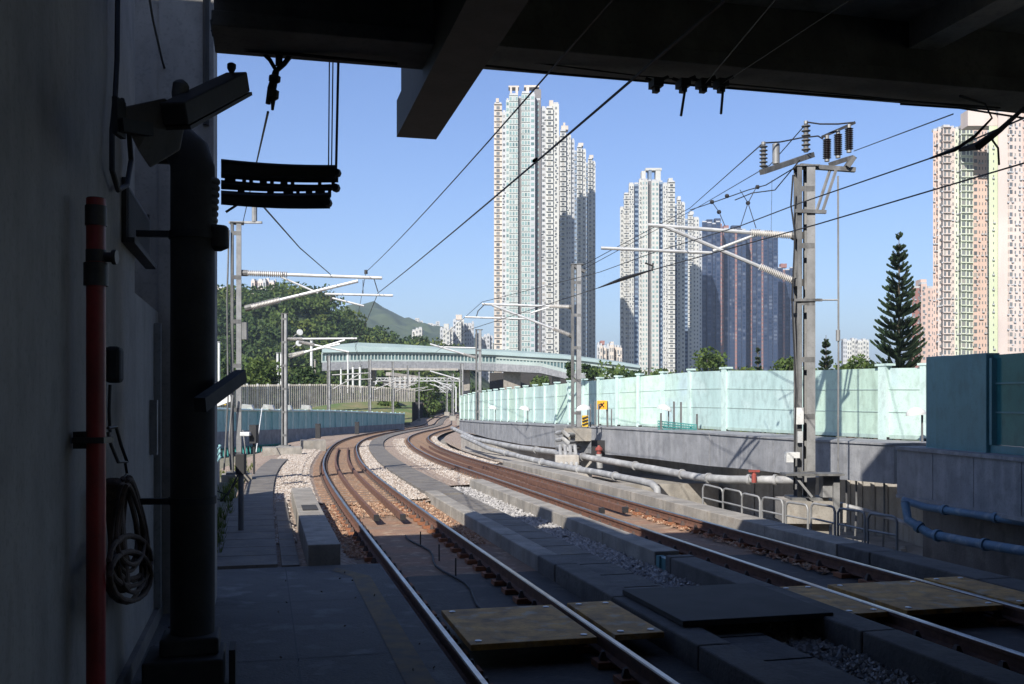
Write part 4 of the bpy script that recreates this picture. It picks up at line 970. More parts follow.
# abutment wall below parapet
m = MB(); wl = [(955,22.8),(897,26.2),(811,29.6),(755,32),(713,34.5),(660,37.5),(618,39.8),(578,42),(557,43.5),(525,46.5),(490,52),(461,62)]
pts = [P(x, 400, Z+1.2) for x, Z in wl]
for i in range(len(pts)-1):
    a, c_ = pts[i], pts[i+1]; d = (c_-a).normalized(); n = Vector((-d.y,d.x,0))
    if n.dot(a) < 0: n = -n
    a2, c2 = a+n*.4, c_+n*.4; z0, z1 = -2.2, lerp(a.y,[0,45,60],[.5,.35,.1])
    m.add([(a.x,a.y,z0),(c_.x,c_.y,z0),(c2.x,c2.y,z0),(a2.x,a2.y,z0),(a.x,a.y,z1),(c_.x,c_.y,z1),(c2.x,c2.y,z1),(a2.x,a2.y,z1)],[(0,1,2,3),(4,5,6,7),(0,1,5,4),(1,2,6,5),(2,3,7,6),(3,0,4,7)])
one('retaining_wall', m, M['conc_l'], 'stained pale retaining wall below the right parapet behind the pipes', 'wall')
# pilasters, boxes on that wall
for i, x in enumerate((752,772,850,862,874,886)):
    q = pts[2].lerp(pts[1], (x-811)/86) if x > 811 else pts[3].lerp(pts[2], (x-755)/56)
    m = MB(); m.box(Vector((q.x,q.y-.08,-.7)), (.08,.12,1.9), .9)
    one('wall_rib', m, M['conc_l'], ('thin vertical rib on the retaining wall left of the tall mast, leftmost','thin vertical rib on the retaining wall left of the tall mast, rightmost','thin wall rib nearest the cabinet right of the tall mast','second thin wall rib right of the tall mast','third thin wall rib right of the tall mast','last thin wall rib before the shaded parapet')[i], 'rib', 'ribs on the retaining wall')
for i, (x, y0, y1, Z, lb) in enumerate(((846,470,532,25.6,'thin vertical grey conduit on the pale wall nearest the cabinet'),(856,474,536,25.2,'second thin vertical conduit on the pale wall'),(884,478,548,24.4,'third thin conduit on the pale wall close to the shaded parapet'))):
    m = MB(); m.tube([P(x,y0,Z), P(x+.5,(y0+y1)/2,Z), P(x-1,y1,Z)], .025, 6); one('wall_conduit', m, M['galv_d'], lb, 'conduit', 'conduits on the pale wall')
m = MB(); m.tube([P(842,505,25),P(870,512,24.6),P(897,520,24),P(925,530,23)], .06, 8)
one('low_pipe', m, M['pipe'], 'thin grey pipe running low behind the nearest hoops', 'pipe')
rg = random.Random(5); m = MB()
for k in range(60):
    p = P(rg.uniform(700,905), 0, rg.uniform(22.5,25.5)); p.z = -1.49+rg.uniform(0,.05); q_ = rg.uniform(.04,.13)
    m.box(p, (q_*2,q_*1.3,q_), rg.uniform(0,3))
tag(m.build('rubble', M['conc_l']), 'scattered rubble and offcuts on the low ground behind the hoop railing', kind='stuff')
# shaded near parapet and blue panels
a, c_ = P(897,450,21.9), P(1024,461.5,17.5); d = (c_-a).normalized(); e = c_+d*16; n = Vector((d.y,-d.x,0)); n = n if n.dot(-a) > 0 else -n
def slab(m, a, c_, n, t0, t1, z0, z1):
    A, B, C_, D = a+n*t0, c_+n*t0, c_+n*t1, a+n*t1
    m.add([(v.x,v.y,z) for z in (z0,z1) for v in (A,B,C_,D)],[(0,1,2,3),(4,5,6,7),(0,1,5,4),(1,2,6,5),(2,3,7,6),(3,0,4,7)]); return m
m = MB(); slab(m, a, e, n, 0, -1.6, .17, 1.22); slab(m, a-d*.01, e, n, .05, -1.6, 1.222, 1.29); slab(m, a, e, n, .03, 0, .17, .24)
for k in range(1, 9): q = a+d*k*1.45+n*.004; m.bar(Vector((q.x,q.y,.26)), Vector((q.x,q.y,1.2)), .025, .012, up=n)
one('parapet', m, M['parapet'], 'nearest dark grey parapet length in shade at the right edge', 'parapet', 'parapet lengths on the right')
t = empty('panel_barrier', a, 'blue-grey metal noise barrier panels in shade at the right edge', 'noise barrier')
f = lambda px: (a+d*(((px-897)/127)*(c_-a).length))
def ray(px):                     # where the sight line of px meets the panel line
    k = (px-CX)/F; o_ = a-n*.35; return o_+d*((k*o_.y-o_.x)/(d.x-k*d.y))
pz = ray(926); slab(MB(), pz, ray(939), n, .0, -.3, 1.292, P(926,357,pz.y).z).build('end_post', M['blue_panel'], t, .01)
slab(MB(), ray(939.5), ray(990), n, .08, -.2, 1.293, P(926,357,pz.y).z-.02).build('panel', M['blue_panel'], t, .01)
q0, q1 = ray(990.5), ray(1024)+d*9
slab(MB(), q0, q1, n, -.06, -.12, 1.45, P(926,357,pz.y).z-.06).build('glazing', M['teal_glass'], t)
m = MB(); slab(m, q0, q1, n, .0, -.2, 1.295, 1.44)
for z in (2.05,2.6): slab(m, q0, q1, n, -.03, -.058, z, z+.03)
slab(m, q0+d*.02, q0+d*.1, n, .04, -.18, 1.45, 3.1); m.build('frame', M['blue_panel'], t)
# shaded wall and blue pipes under it
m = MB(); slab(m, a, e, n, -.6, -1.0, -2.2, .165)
one('retaining_wall', m, M['conc_shade'], 'dark shaded retaining wall under the nearest right parapet', 'wall')  # wall colour darkened for shade as well as dirt
def pipe(name, label, pts, r, m_, flanges=(), cat='pipe', grp=None, valve=None):
    t = empty(name, pts[0], label, cat, grp); m = MB(); m.tube(pts, r, 14); m.build('tube', M[m_], t)
    for f_ in flanges:
        a_, b_ = pts[int(f_)], pts[int(f_)+1]; q = Vector(a_).lerp(Vector(b_), f_-int(f_)); dd = (Vector(b_)-Vector(a_)).normalized()
        m = MB(); m.tube([q-dd*.04, q+dd*.04], r*1.35, 14); m.build('flange', M[m_], t)
    if valve:
        m = MB(); m.box(valve, (.3,.1,.06)); m.lathe(Vector(valve)+Vector((0,0,-.1)), (0,0,1), [(-.22,.07),(0,.07),(.03,.04),(.1,.04)], 10); m.build('valve', M['redvalve'], t)
    return t
pipe('water_pipe', 'weathered blue water pipe along the shaded wall at the right edge', [P(905,503,19.6),P(908,520,19.4),P(930,534,19),P(970,542,18),P(1024,551,16.6),P(1200,580,14)], .085, 'bluepipe', (1.5,2.2,3.3), grp='pipes on the right')
pipe('water_pipe', 'upper dark blue pipe close under the shaded parapet', [P(903,500,20.4),P(925,507,20),P(965,513,19),P(1030,523,17.6),P(1200,540,15)], .075, 'bluepipe', (1.5,2.5), grp='pipes on the right')
pipe('water_pipe', 'big grey pipe running under the parapet, with a red valve', [P(452,428,60),P(475,439,52),P(515,447,45),P(560,453,40),P(609,461,36),P(665,471,32),P(700,477.5,30),P(730,479.5,28.5),P(796,480,27.3),P(815,481,27)], .115, 'pipe', (2.5,3.5,4.5,5.5,6.3,7.3,7.7), grp='pipes on the right', valve=P(754,471,27.8))
pipe('water_pipe', 'lower grey pipe along the far path ending in a downward elbow', [P(462,436,55),P(490,449,46),P(525,458,40),P(560,466,36),P(600,473,32.5),P(640,481,29.5),P(652,484,28.8),P(657,489,28.5),P(658,497,28.4)], .105, 'pipe', (1.5,2.5,3.5,4.4), grp='pipes on the right')
t = empty('pipe_bundle', P(567,455,39), 'knot of pipe bends and fittings in the gap between the parapets', 'pipe fittings')
rg = random.Random(9); m = MB()
for k in range(5): y = 432+k*7; m.tube([P(557,y+1,40),P(563,y,39),P(568,y+3,39),P(579,y+2,40)], .09, 8)
for k in range(4): x = 560+k*5; m.tube([P(x,446,38),P(x+2,470,37)], .07, 8)
m.split('bend', M['pipe'], t)
m = MB(); m.box(P(567,462,37.5), (.9,.5,.55)); m.build('fitting_block', M['conc_l'], t, .05)
t = empty('hydrant', P(599,452,38), 'small box with red hydrant under the far parapet', 'hydrant')
m = MB(); m.box(P(598,448,38.6), (.5,.3,.6)); m.build('niche', M['black'], t)
m = MB(); m.lathe(P(599,454,38.2), (0,0,1), [(0,.09),(.12,.09),(.14,.14),(.22,.14),(.27,.07),(.33,.04)], 10); m.build('hydrant_head', M['redvalve'], t)
m = MB(); m.tube([P(599,454,38.2), P(600,468,38.2)], .12, 10); m.build('standpipe', M['pipe'], t)
# hoop railings
hoops = [(703,723,484,489,511,516),(723,742,488,492,516,521),(742,760,493,497,521,526),(762,783,497,500,524,530),(786,808,502,505,529,534),(811,835,503,507,533,540),(838,865,508,512,540,547),(868,897,513,517,547,554)]
for i, (xa, xb, ya, yb, za, zb_) in enumerate(hoops):
    Zh = lerp((xa+xb)/2, [700,890], [23.5,17.2])
    m = MB(); A, B_, C_, D = P(xa,za,Zh+.25), P(xa,ya,Zh+.25), P(xb,yb,Zh-.25), P(xb,zb_,Zh-.25)
    def rc(p, q, f): return p.lerp(q, f)
    m.tube([A, rc(A,B_,.85), rc(B_,C_,.12).lerp(rc(A,B_,.93),.4), rc(B_,C_,.15), rc(B_,C_,.85), rc(C_,B_,.1).lerp(rc(D,C_,.93),.4), rc(D,C_,.85), D], .024, 8)
    m.tube([rc(A,B_,.5), rc(D,C_,.5)], .02, 8); m.bar(rc(A,B_,.05), rc(D,C_,.05), .03, .05)
    one('hoop_railing', m, M['galv'], ['first and farthest steel hoop of the railing by the right kerb','second steel hoop of the railing counted from the far end','third steel hoop of the railing counted from the far end','steel hoop just left of the tall right mast foot','steel hoop directly before the tall right mast foot','steel hoop just right of the tall mast foot, before the cabinet','next to last near hoop of the railing','nearest hoop of the railing, in shade at the right end'][i], 'railing', 'hoop railings')
# signs, lamps on the parapet
t = empty('warning_sign', P(601,426,38.6), 'small orange warning sign with black symbol on the mint barrier', 'sign')
m = MB(); m.box(P(602,405,38.5), (.38,.03,.34)); m.build('plate', M['orange'], t)
m = MB(); c0 = P(602,405,38.47); m.bar(c0+Vector((-.09,0,-.1)), c0+Vector((.08,0,.1)), .04, .01, up=Vector((0,1,0))); m.bar(c0+Vector((-.05,0,.08)), c0+Vector((.07,0,-.08)), .04, .01, up=Vector((0,1,0)));m.bar(c0+Vector((-.11,0,.02)), c0+Vector((.0,0,.03)), .03, .01, up=Vector((0,1,0))); m.build('symbol', M['black'], t)
m = MB(); m.bar(P(607,401,38.6), P(607.5,427,38.6), .07); m.bar(P(595,401,38.7), P(595,427,38.7), .04); m.build('post', M['galv_d'], t)
def lamp(px, py, Z, yb, lb, w=.5, tilt=.2):
    t = empty('floodlight', P(px,yb,Z), lb, 'floodlight', 'floodlights along the barrier')
    m = MB(); c0 = P(px,py,Z); Mx = Matrix.Rotation(tilt,3,'Y')
    pr = []
    vs = []
    n = 14
    for j, (rr, zz) in enumerate(((1,-.0),(1,.025),(.85,.11),(.45,.17),(.05,.19))):
        for k in range(n): an = 2*math.pi*k/n; vs.append(c0+Mx@Vector((math.cos(an)*w/2*rr, math.sin(an)*w*.35*rr, zz*w/.5)))
    m.add(vs, [tuple(range(n-1,-1,-1))]+[(j*n+k, j*n+(k+1)%n, (j+1)*n+(k+1)%n, (j+1)*n+k) for j in range(4) for k in range(n)]); m.sm = True
    m.build('shade', M['white'], t)
    m = MB(); m.bar(P(px+.3*w*F/Z,py,Z+.1), P(px+.3*w*F/Z,yb,Z+.1), .04); m.build('stem', M['galv_d'], t); return t
lamp(583.5,410,37.5,428,'white floodlight above yellow striped equipment by the second right mast',.55,-.1)
lamp(664,410,36,430,'white tilted floodlight above the teal mesh fence',.55,.25)
lamp(524.5,410,45,424,'small white floodlight on the far mint barrier left part',.5,.2)
lamp(492.5,409,54,422,'farthest small white floodlight on the mint barrier',.5,.2)
lamp(916,415,24.5,442,'white floodlight right by the blue panels end',.5,-.1)
m = MB(); m.box(P(585,421,37.6), (.22,.2,.42)); t = one('striped_equipment', m, M['yellow'], 'yellow and black equipment box under the white floodlight', 'equipment')
m = MB()
for k in range(3): m.bar(P(582.3,418.5+k*3.2,37.47), P(587.8,416.5+k*3.2,37.47), .05, .02, up=Vector((0,1,0)))
m.build('stripe', M['black'], t)
t = empty('mesh_fence', P(677,430,35.4), 'low teal mesh fence on top of the parapet', 'fence')
m = MB()
for k in range(25): x = 658+k*1.6; m.bar(P(x,421+k*.16,35.4-.05*k), P(x,429+k*.1,35.4-.05*k), .018)
for f_ in (0,.33,.66,1): m.bar(P(658,421+8*f_,35.4), P(696.5,425+6.5*f_,34.2), .03)
m.build('mesh', M['teal_mesh'], t)
for x, yt in ((661,413),(674,401.5),(681,402),(697,414)):
    m = MB(); m.bar(P(x,yt,35.2), P(x,431,35.2), .06); m.build('post', M['galv_d'], t)
for i, x in enumerate((590.5,598.5,611.5)):
    m = MB(); m.bar(P(x,404 if i < 2 else 409,38.4), P(x,427,38.4), .05)
    one('barrier_stake', m, M['galv_d'], ('thin grey stake left of the orange sign','thin grey stake just behind the orange sign','thin grey stake right of the orange sign')[i], 'stake', 'stakes by the orange sign')

# ---------------------------------------------------------------- left side far barrier, fence
lb = [(200,433,408,62),(212,432,409,64),(225,431.5,409.5,66),(237,431,410,68),(248,430.6,410.2,70),(258,430.2,410.4,72)]
x = 258; Z = 72
while x < 404:
    stp = lerp(x,[258,404],[7.2,4.2]); x += stp; Z += lerp(x,[258,404],[1.1,2.1]); lb.append((x, lerp(x,[258,330,404],[430.2,427.5,423.5]), lerp(x,[258,330,404],[410.4,411.3,414.2]), Z))
t = empty('noise_barrier', P(258,430,72), 'low teal noise barrier on the far left side of the viaduct', 'noise barrier')
mp, mpo = MB(), []
for i, (x, yb, yt, Z) in enumerate(lb):
    m = MB(); m.bar(P(x,yb,Z-.06), P(x,yt-1.6,Z-.06), .12, .14); m.build('post', M['tealfar'] if i % 2 else M['mint_post'], t)
    if i < len(lb)-1:
        x1, yb1, yt1, Zb = lb[i+1]; a0, a1, a2, a3 = P(x,yb,Z), P(x1,yb1,Zb), P(x1,yt1,Zb), P(x,yt,Z); th = Vector((0,.08,0))
        m = MB(); m.add([a0,a1,a2,a3,a0+th,a1+th,a2+th,a3+th],[(0,1,2,3),(7,6,5,4),(0,4,5,1),(1,5,6,2),(2,6,7,3),(3,7,4,0)]); pn = m.build('panel', M['tealfar'], t)
        m = MB(); m.tube([a3+Vector((0,-.1,.02)), a2+Vector((0,-.1,.02))], .09, 8); m.build('top_cap', M['mint_post'], pn)
m = MB(); m2 = MB(); m3 = MB()
for i in range(len(lb)-1):
    x, yb, yt, Z = lb[i]; x1, yb1, yt1, Zb = lb[i+1]; hh = lerp(x,[200,404],[17,9]); h1 = lerp(x1,[200,404],[17,9])
    th = Vector((0,.4,0)); a0, a1, a2, a3 = P(x,yb+hh,Z-.15), P(x1,yb1+h1,Zb-.15), P(x1,yb1,Zb-.15), P(x,yb,Z-.15)
    m.add([a0,a1,a2,a3,a0+th,a1+th,a2+th,a3+th],[(0,1,2,3),(7,6,5,4),(0,4,5,1),(1,5,6,2),(2,6,7,3),(3,7,4,0)])
    g0, g1 = P(x,yb+hh,Z+.3), P(x1,yb1+h1,Zb+.3)
    m3.add([g0,g1,g1-Vector((0,0,3.5)),g0-Vector((0,0,3.5))],[(0,1,2,3)])
    n = 3
    for k in range(n): f_ = k/n; m2.bar(a0.lerp(a1,f_)+Vector((0,-.3,-.02)), a0.lerp(a1,f_)+Vector((0,-.3,-.62)), .09)
    m2.bar(a0+Vector((0,-.3,-.03)), a1+Vector((0,-.3,-.03)), .06); m2.bar(a0+Vector((0,-.3,-.6)), a1+Vector((0,-.3,-.6)), .06)
one('parapet', m, M['parapet'], 'dark grey parapet under the far left teal barrier', 'parapet')
one('mesh_fence', m2, M['teal_mesh'], 'low dark teal railing at the foot of the far left parapet', 'fence')
one('retaining_wall', m3, M['conc_d'], 'dark foot wall behind the low teal railing far left', 'wall')
for i, (x, y) in enumerate(((318,427),(357,424))):
    m = MB(); m.box(P(x,y+4,74+i*14), (.35,.3,1.1)); one('black_box', m, M['black'], ('dark trackside box before the third left mast','dark trackside box before the fourth left mast')[i], 'box', 'trackside boxes')
for i, (x, Z) in enumerate(((247,71),(268,74),(286,78),(306,82))):
    m = MB(); c0 = P(x,409,Z-.5); m.add([c0+Vector((-.45,0,0)),c0+Vector((.45,0,-.05)),c0+Vector((.35,-.2,.28)),c0+Vector((-.3,-.2,.34)),c0+Vector((-.45,.4,0)),c0+Vector((.45,.4,-.05)),c0+Vector((.35,.4,.28)),c0+Vector((-.3,.4,.34))],[(0,1,2,3),(7,6,5,4),(0,4,5,1),(1,5,6,2),(2,6,7,3),(3,7,4,0)])
    one('floodlight', m, M['white'], ('white floodlight on the far left barrier nearest the first mast','second white floodlight along the far left barrier','third white floodlight, at the second left mast','fourth white floodlight along the far left barrier')[i], 'floodlight', 'floodlights on the far left barrier')
m = MB(); m.box(P(221,402,55), (1.3,.5,.35), M=Matrix.Rotation(-.35,3,'Y')); one('white_hood', m, M['white'], 'tilted white hood in front of the far left barrier end', 'hood')
t = empty('yellow_machine', P(218,405,95), 'yellow machine cab partly hidden behind the dark strut', 'machine')
m = MB(); m.add([P(207,405,95),P(226,405,95),P(226,396,95),P(219,391,95),P(207,394,95),P(207,405,97),P(226,405,97),P(226,396,97),P(219,391,97),P(207,394,97)],[(0,1,2,3,4),(9,8,7,6,5),(0,5,6,1),(1,6,7,2),(2,7,8,3),(3,8,9,4),(4,9,5,0)]); m.build('body', M['yellow'], t)
m = MB(); m.box(P(221,396.5,94.9), (.5,.1,.25)); m.build('window', M['black'], t)
# side embankment and palisade fence
m = MB(); rows = []
for i in range(41):
    x = 150+i*6.55
    yt = lerp(x,[150,300,340,380,455],[411,409,403,401,400.5]); rows += [P(x,lerp(x,[150,440],[432,421]),lerp(x,[150,440],[80,135])), P(x,yt,lerp(x,[150,440],[112,150])), P(x,yt-3,lerp(x,[150,440],[150,190]))]
m.add(rows, [(i*3+j,(i+1)*3+j,(i+1)*3+j+1,i*3+j+1) for i in range(40) for j in range(2)]); m.sm = True
struct('grass_bank', m, M['grass_g'])
t = empty('palisade_fence', P(240,410,115), 'long pale grey palisade fence on the bank behind the far left barrier', 'fence')
m = MB(); mr = MB(); x = 205.0
while x < 416:
    Z = lerp(x,[205,416],[108,140]); yt = lerp(x,[205,330,416],[385,384,389]); yb = lerp(x,[205,300,340,380,416],[411,409,403,401,402])
    m.bar(P(x,yb,Z), P(x,yt,Z), .17, .05); x += .24*F/Z
for k in range(20):
    x0 = 205+k*10.5; x1 = x0+10.5; Z0, Z_ = lerp(x0,[205,416],[108,140])+.1, lerp(x1,[205,416],[108,140])+.1
    for f_ in (.2,.8):
        y0 = lerp(x0,[205,330,416],[385,384,389]); b0_ = lerp(x0,[205,300,340,380,416],[411,409,403,401,402]); y1 = lerp(x1,[205,330,416],[385,384,389]); b1_ = lerp(x1,[205,300,340,380,416],[411,409,403,401,402])
        mr.bar(P(x0,y0+(b0_-y0)*f_,Z0), P(x1,y1+(b1_-y1)*f_,Z_), .08)
    po = MB(); po.bar(P(x0,lerp(x0,[205,330,416],[383.5,384,389]),Z0+.1), P(x0,b0_,Z0+.1), .2); po.build('post', M['alu'], t)
m.build('pales', M['conc_l'], t); mr.build('rail', M['galv_d'], t)
t = empty('trackside_fence', TP(150,-3.2,0), 'dark far fence curving along the left side of the tracks before the bridge', 'fence')
m = MB(); s_ = 150
while s_ < 292: m.bar(TP(s_,-3.3,-.4), TP(s_,-3.3,3.3), .16); s_ += 2.4
m.sweep(150, 292, 4, [(-3.44,-.3),(-3.4,-.3),(-3.4,3.1),(-3.44,3.1)])
m.build('pales', M['dark'], t)
rg = random.Random(21); m = MB()
for k in range(46):
    s_ = rg.uniform(150, 285); p = TP(s_, -4.5-rg.uniform(0,7), rg.uniform(0,1.6)); q_ = rg.uniform(1.2,2.6); clump(m, p, (q_,q_,q_*.8), 60, .5, rg, .2)
tag(m.build('bushes', M['leaf_d']), 'dark bushes crowding the left side of the tracks before the covered bridge', kind='stuff')
# white posts behind
for i, (x, yt, yb, Z, w) in enumerate(((277.6,353,390,150,.35),(281.2,353,390,150,.3),(311.5,340,392,150,.42),(315,360,392,150,.3),(341,368,393,165,.3),(348,354,393,165,.3),(353,366,393,165,.35),(360,366,393,165,.4),(219,342,392,120,.3))):
    t = empty('lamp_post', P(x,yb,Z), ('left one of a close pair of white posts between the first two masts','right one of a close pair of white posts between the first two masts','thick tall white post left of the third mast','slim brownish post touching the thick white one','short white post left of the paired posts near the bridge','tallest thin white post near the bridge end','left one of two stout white posts below the bridge roof','right one of two stout white posts below the bridge roof','white post seen left of the first mast')[i], 'post', 'white posts behind the palisade fence')
    m = MB(); m.tube([P(x,yb,Z), P(x,yt,Z)], w/2, 8); m.build('post', M['white'] if i != 3 else M['conc'], t)
    m = MB(); m.tube([P(x,yt+.5,Z), P(x,yt-.6,Z)], w*.7, 8); m.build('cap', M['galv'], t)
for i, (x, y) in enumerate(((299.5,332.5),(298.5,343.5))):
    t = empty('signal_lamp', P(x,y,110), ('upper of two pale round lamps right of the second left mast','lower of two pale round lamps right of the second left mast')[i], 'lamp', 'round lamps')
    m = MB(); m.lathe(P(x,y,110), (.6,-1,.1), [(-.2,.1),(-.1,.3),(.1,.36),(.2,.33),(.22,.05)], 12); m.build('lamp', M['white'], t)
    m = MB(); m.tube([P(x-1,y,110.3), P(x-6,y+4,110.5)], .05, 5); m.build('bracket', M['galv'], t)

# ---------------------------------------------------------------- covered footbridge
ZB = 250
t = empty('covered_footbridge', P(440,380,ZB), 'long covered footbridge with pale teal roof and glazed sides crossing beyond the curve', 'bridge')
M['roof_teal'] = mat('teal_roof', (.30,.37,.345), (.24,.31,.29), .5, .2, streak=(.4,(.38,.43,.40),.4,1))
M['glaz'] = mat('bridge_glazing', (.09,.16,.165), (.06,.11,.12), .2, .3)
M['frame_w'] = mat('bridge_frame', (.33,.39,.365), (.28,.33,.31), .5, .3)
rt = [(322,346,352.5),(358,342.5,352),(396,344,352),(436,346.5,352.5),(496,349.5,355),(530,351.5,357),(567,354.5,359),(617,361,365),(640,365,368)]
def bz(x): return lerp(x,[322,496,668],[245,255,235])
m = MB()
for i in range(len(rt)-1):
    (x,y0,y1),(xx,yy0,yy1) = rt[i], rt[i+1]; Z, Zc = bz(x), bz(xx); mid0, mid1 = (y0*1.0+y1)/2-.9, (yy0+yy1)/2-.9
    s0 = [P(x,y1,Z-1), P(x,mid0,Z+.6), P(x,y0,Z+3.2)]; s1 = [P(xx,yy1,Zc-1), P(xx,mid1,Zc+.6), P(xx,yy0,Zc+3.2)]
    s0 += [s0[1]+Vector((0,5.5,0)), s0[0]+Vector((0,8,0))]; s1 += [s1[1]+Vector((0,5.5,0)), s1[0]+Vector((0,8,0))]
    k = len(m.v); m.v += s0+s1; m.f += [(k+j,k+5+j,k+6+j,k+1+j) for j in range(4)]+[(k,k+4,k+9,k+5)]
m.build('roof', M['roof_teal'], t)
m = MB(); mf = MB(); md = MB(); msof = MB()
gl = [(322,352.4,362.5,371),(371,352.1,361,368),(436,352.6,361.5,368.5),(496,355,363.5,371),(540,357.6,366,373),(567,359,373,379),(585,361,373.5,378),(617,365,378,381),(640,368,379,383)]
for i in range(len(gl)-1):
    (x,ya,yb,yc),(x1,ya1,yb1,yc1) = gl[i], gl[i+1]; Z, Zc = bz(x), bz(x1)
    def q(mb, p0,p1,p2,p3, th): 
        th = Vector((0,th,0)); mb.add([p0,p1,p2,p3,p0+th,p1+th,p2+th,p3+th],[(0,1,2,3),(7,6,5,4),(0,4,5,1),(1,5,6,2),(2,6,7,3),(3,7,4,0)])
    q(m, P(x,yb,Z),P(x1,yb1,Zc),P(x1,ya1,Zc),P(x,ya,Z), 6)
    q(md, P(x,yc,Z-.5),P(x1,yc1,Zc-.5),P(x1,yb1+.05,Zc-.5),P(x,yb+.05,Z-.5), 7)
    n = int((x1-x)/3.6)+1
    for k in range(n):
        f_ = k/n; a_ = P(x+(x1-x)*f_, yb+(yb1-yb)*f_, Z+(Zc-Z)*f_-.15); c_ = P(x+(x1-x)*f_, ya+(ya1-ya)*f_, Z+(Zc-Z)*f_-.15); mf.bar(a_, c_, .28, .14)
    mf.bar(P(x,ya+1,Z-.2), P(x1,ya1+1,Zc-.2), .25, .4); mf.bar(P(x,yb-.5,Z-.2), P(x1,yb1-.5,Zc-.2), .25, .5)
    if x >= 496: mf.bar(P(x,ya+2.2,Z-.15), P(x1,ya1+2.2,Zc-.15), .25, .7); mf.bar(P(x,yb-1.8,Z-.15), P(x1,yb1-1.8,Zc-.15), .25, .8)
m.build('glazing', M['glaz'], t); mf.build('mullions', M['frame_w'], t); md.build('deck', M['parapet'], t)
for x, w in ((373,1.5),(466,2.0),(512,4.4),(556,2),(600,3)):
    m = MB(); m.bar(P(x,370,258), P(x,400,258)-Vector((0,0,12)), w, 2.5); m.build('pier', M['conc'], t)
m = MB(); m.bar(P(368,369,247), P(458,369.5,250), .6, .5); m.build('edge_beam', M['conc_l'], t)
m = MB(); m.box(P(530,388,275), (22,12,8)); one('abutment', m, M['dark'], 'dark abutment under the covered footbridge right of the tracks', 'abutment')
t = empty('flat_roofed_shed', P(397,395,235), 'low pale shed with open bays seen under the covered footbridge', 'shed')
m = MB(); m.bar(P(388,374,232), P(418,378,236), 2.5, .8); m.build('roof', M['conc_l'], t)
m = MB()
for k in range(6): m.bar(P(390+k*5,376,232), P(390+k*5,396,232), .5)
m.split('column', M['conc_l'], t)
m = MB(); m.box(P(402,388,242), (9,2,4)); m.build('back_wall', M['dark'], t)

# ---------------------------------------------------------------- towers
def fac(name, c1, c2=None): M[name] = mat(name, c1, c2 or tuple(x*.86 for x in c1), .6, .05, streak=(.35,tuple(x*.6 for x in c1),.4,.05), grime=0); return name
fac('cream', (.50,.44,.375)); fac('offwhite', (.47,.465,.43), (.41,.41,.38)); fac('aqua', (.43,.45,.42), (.37,.40,.38)); fac('greyst', (.15,.14,.14)); fac('lgrey', (.42,.43,.44))
fac('pinkw', (.54,.40,.335), (.48,.355,.30)); fac('pinkl', (.55,.465,.415)); fac('greenw', (.50,.55,.38)); fac('limew', (.56,.60,.48)); fac('navy', (.014,.026,.06), (.02,.036,.08)); fac('salmon', (.27,.13,.11)); fac('bluegrey', (.16,.22,.30))
M['win'] = islandmat('window_glass', [(.07,.08,.085),(.12,.13,.14),(.18,.19,.19),(.10,.11,.12),(.32,.30,.27)], .25)
M['win_b'] = islandmat('window_glass_blue', [(.015,.028,.06),(.022,.04,.08),(.035,.055,.10),(.10,.12,.16)], .25)
M['win_t'] = islandmat('window_glass_teal', [(.08,.14,.145),(.19,.29,.285),(.25,.35,.335),(.14,.21,.215),(.36,.40,.38)], .25)
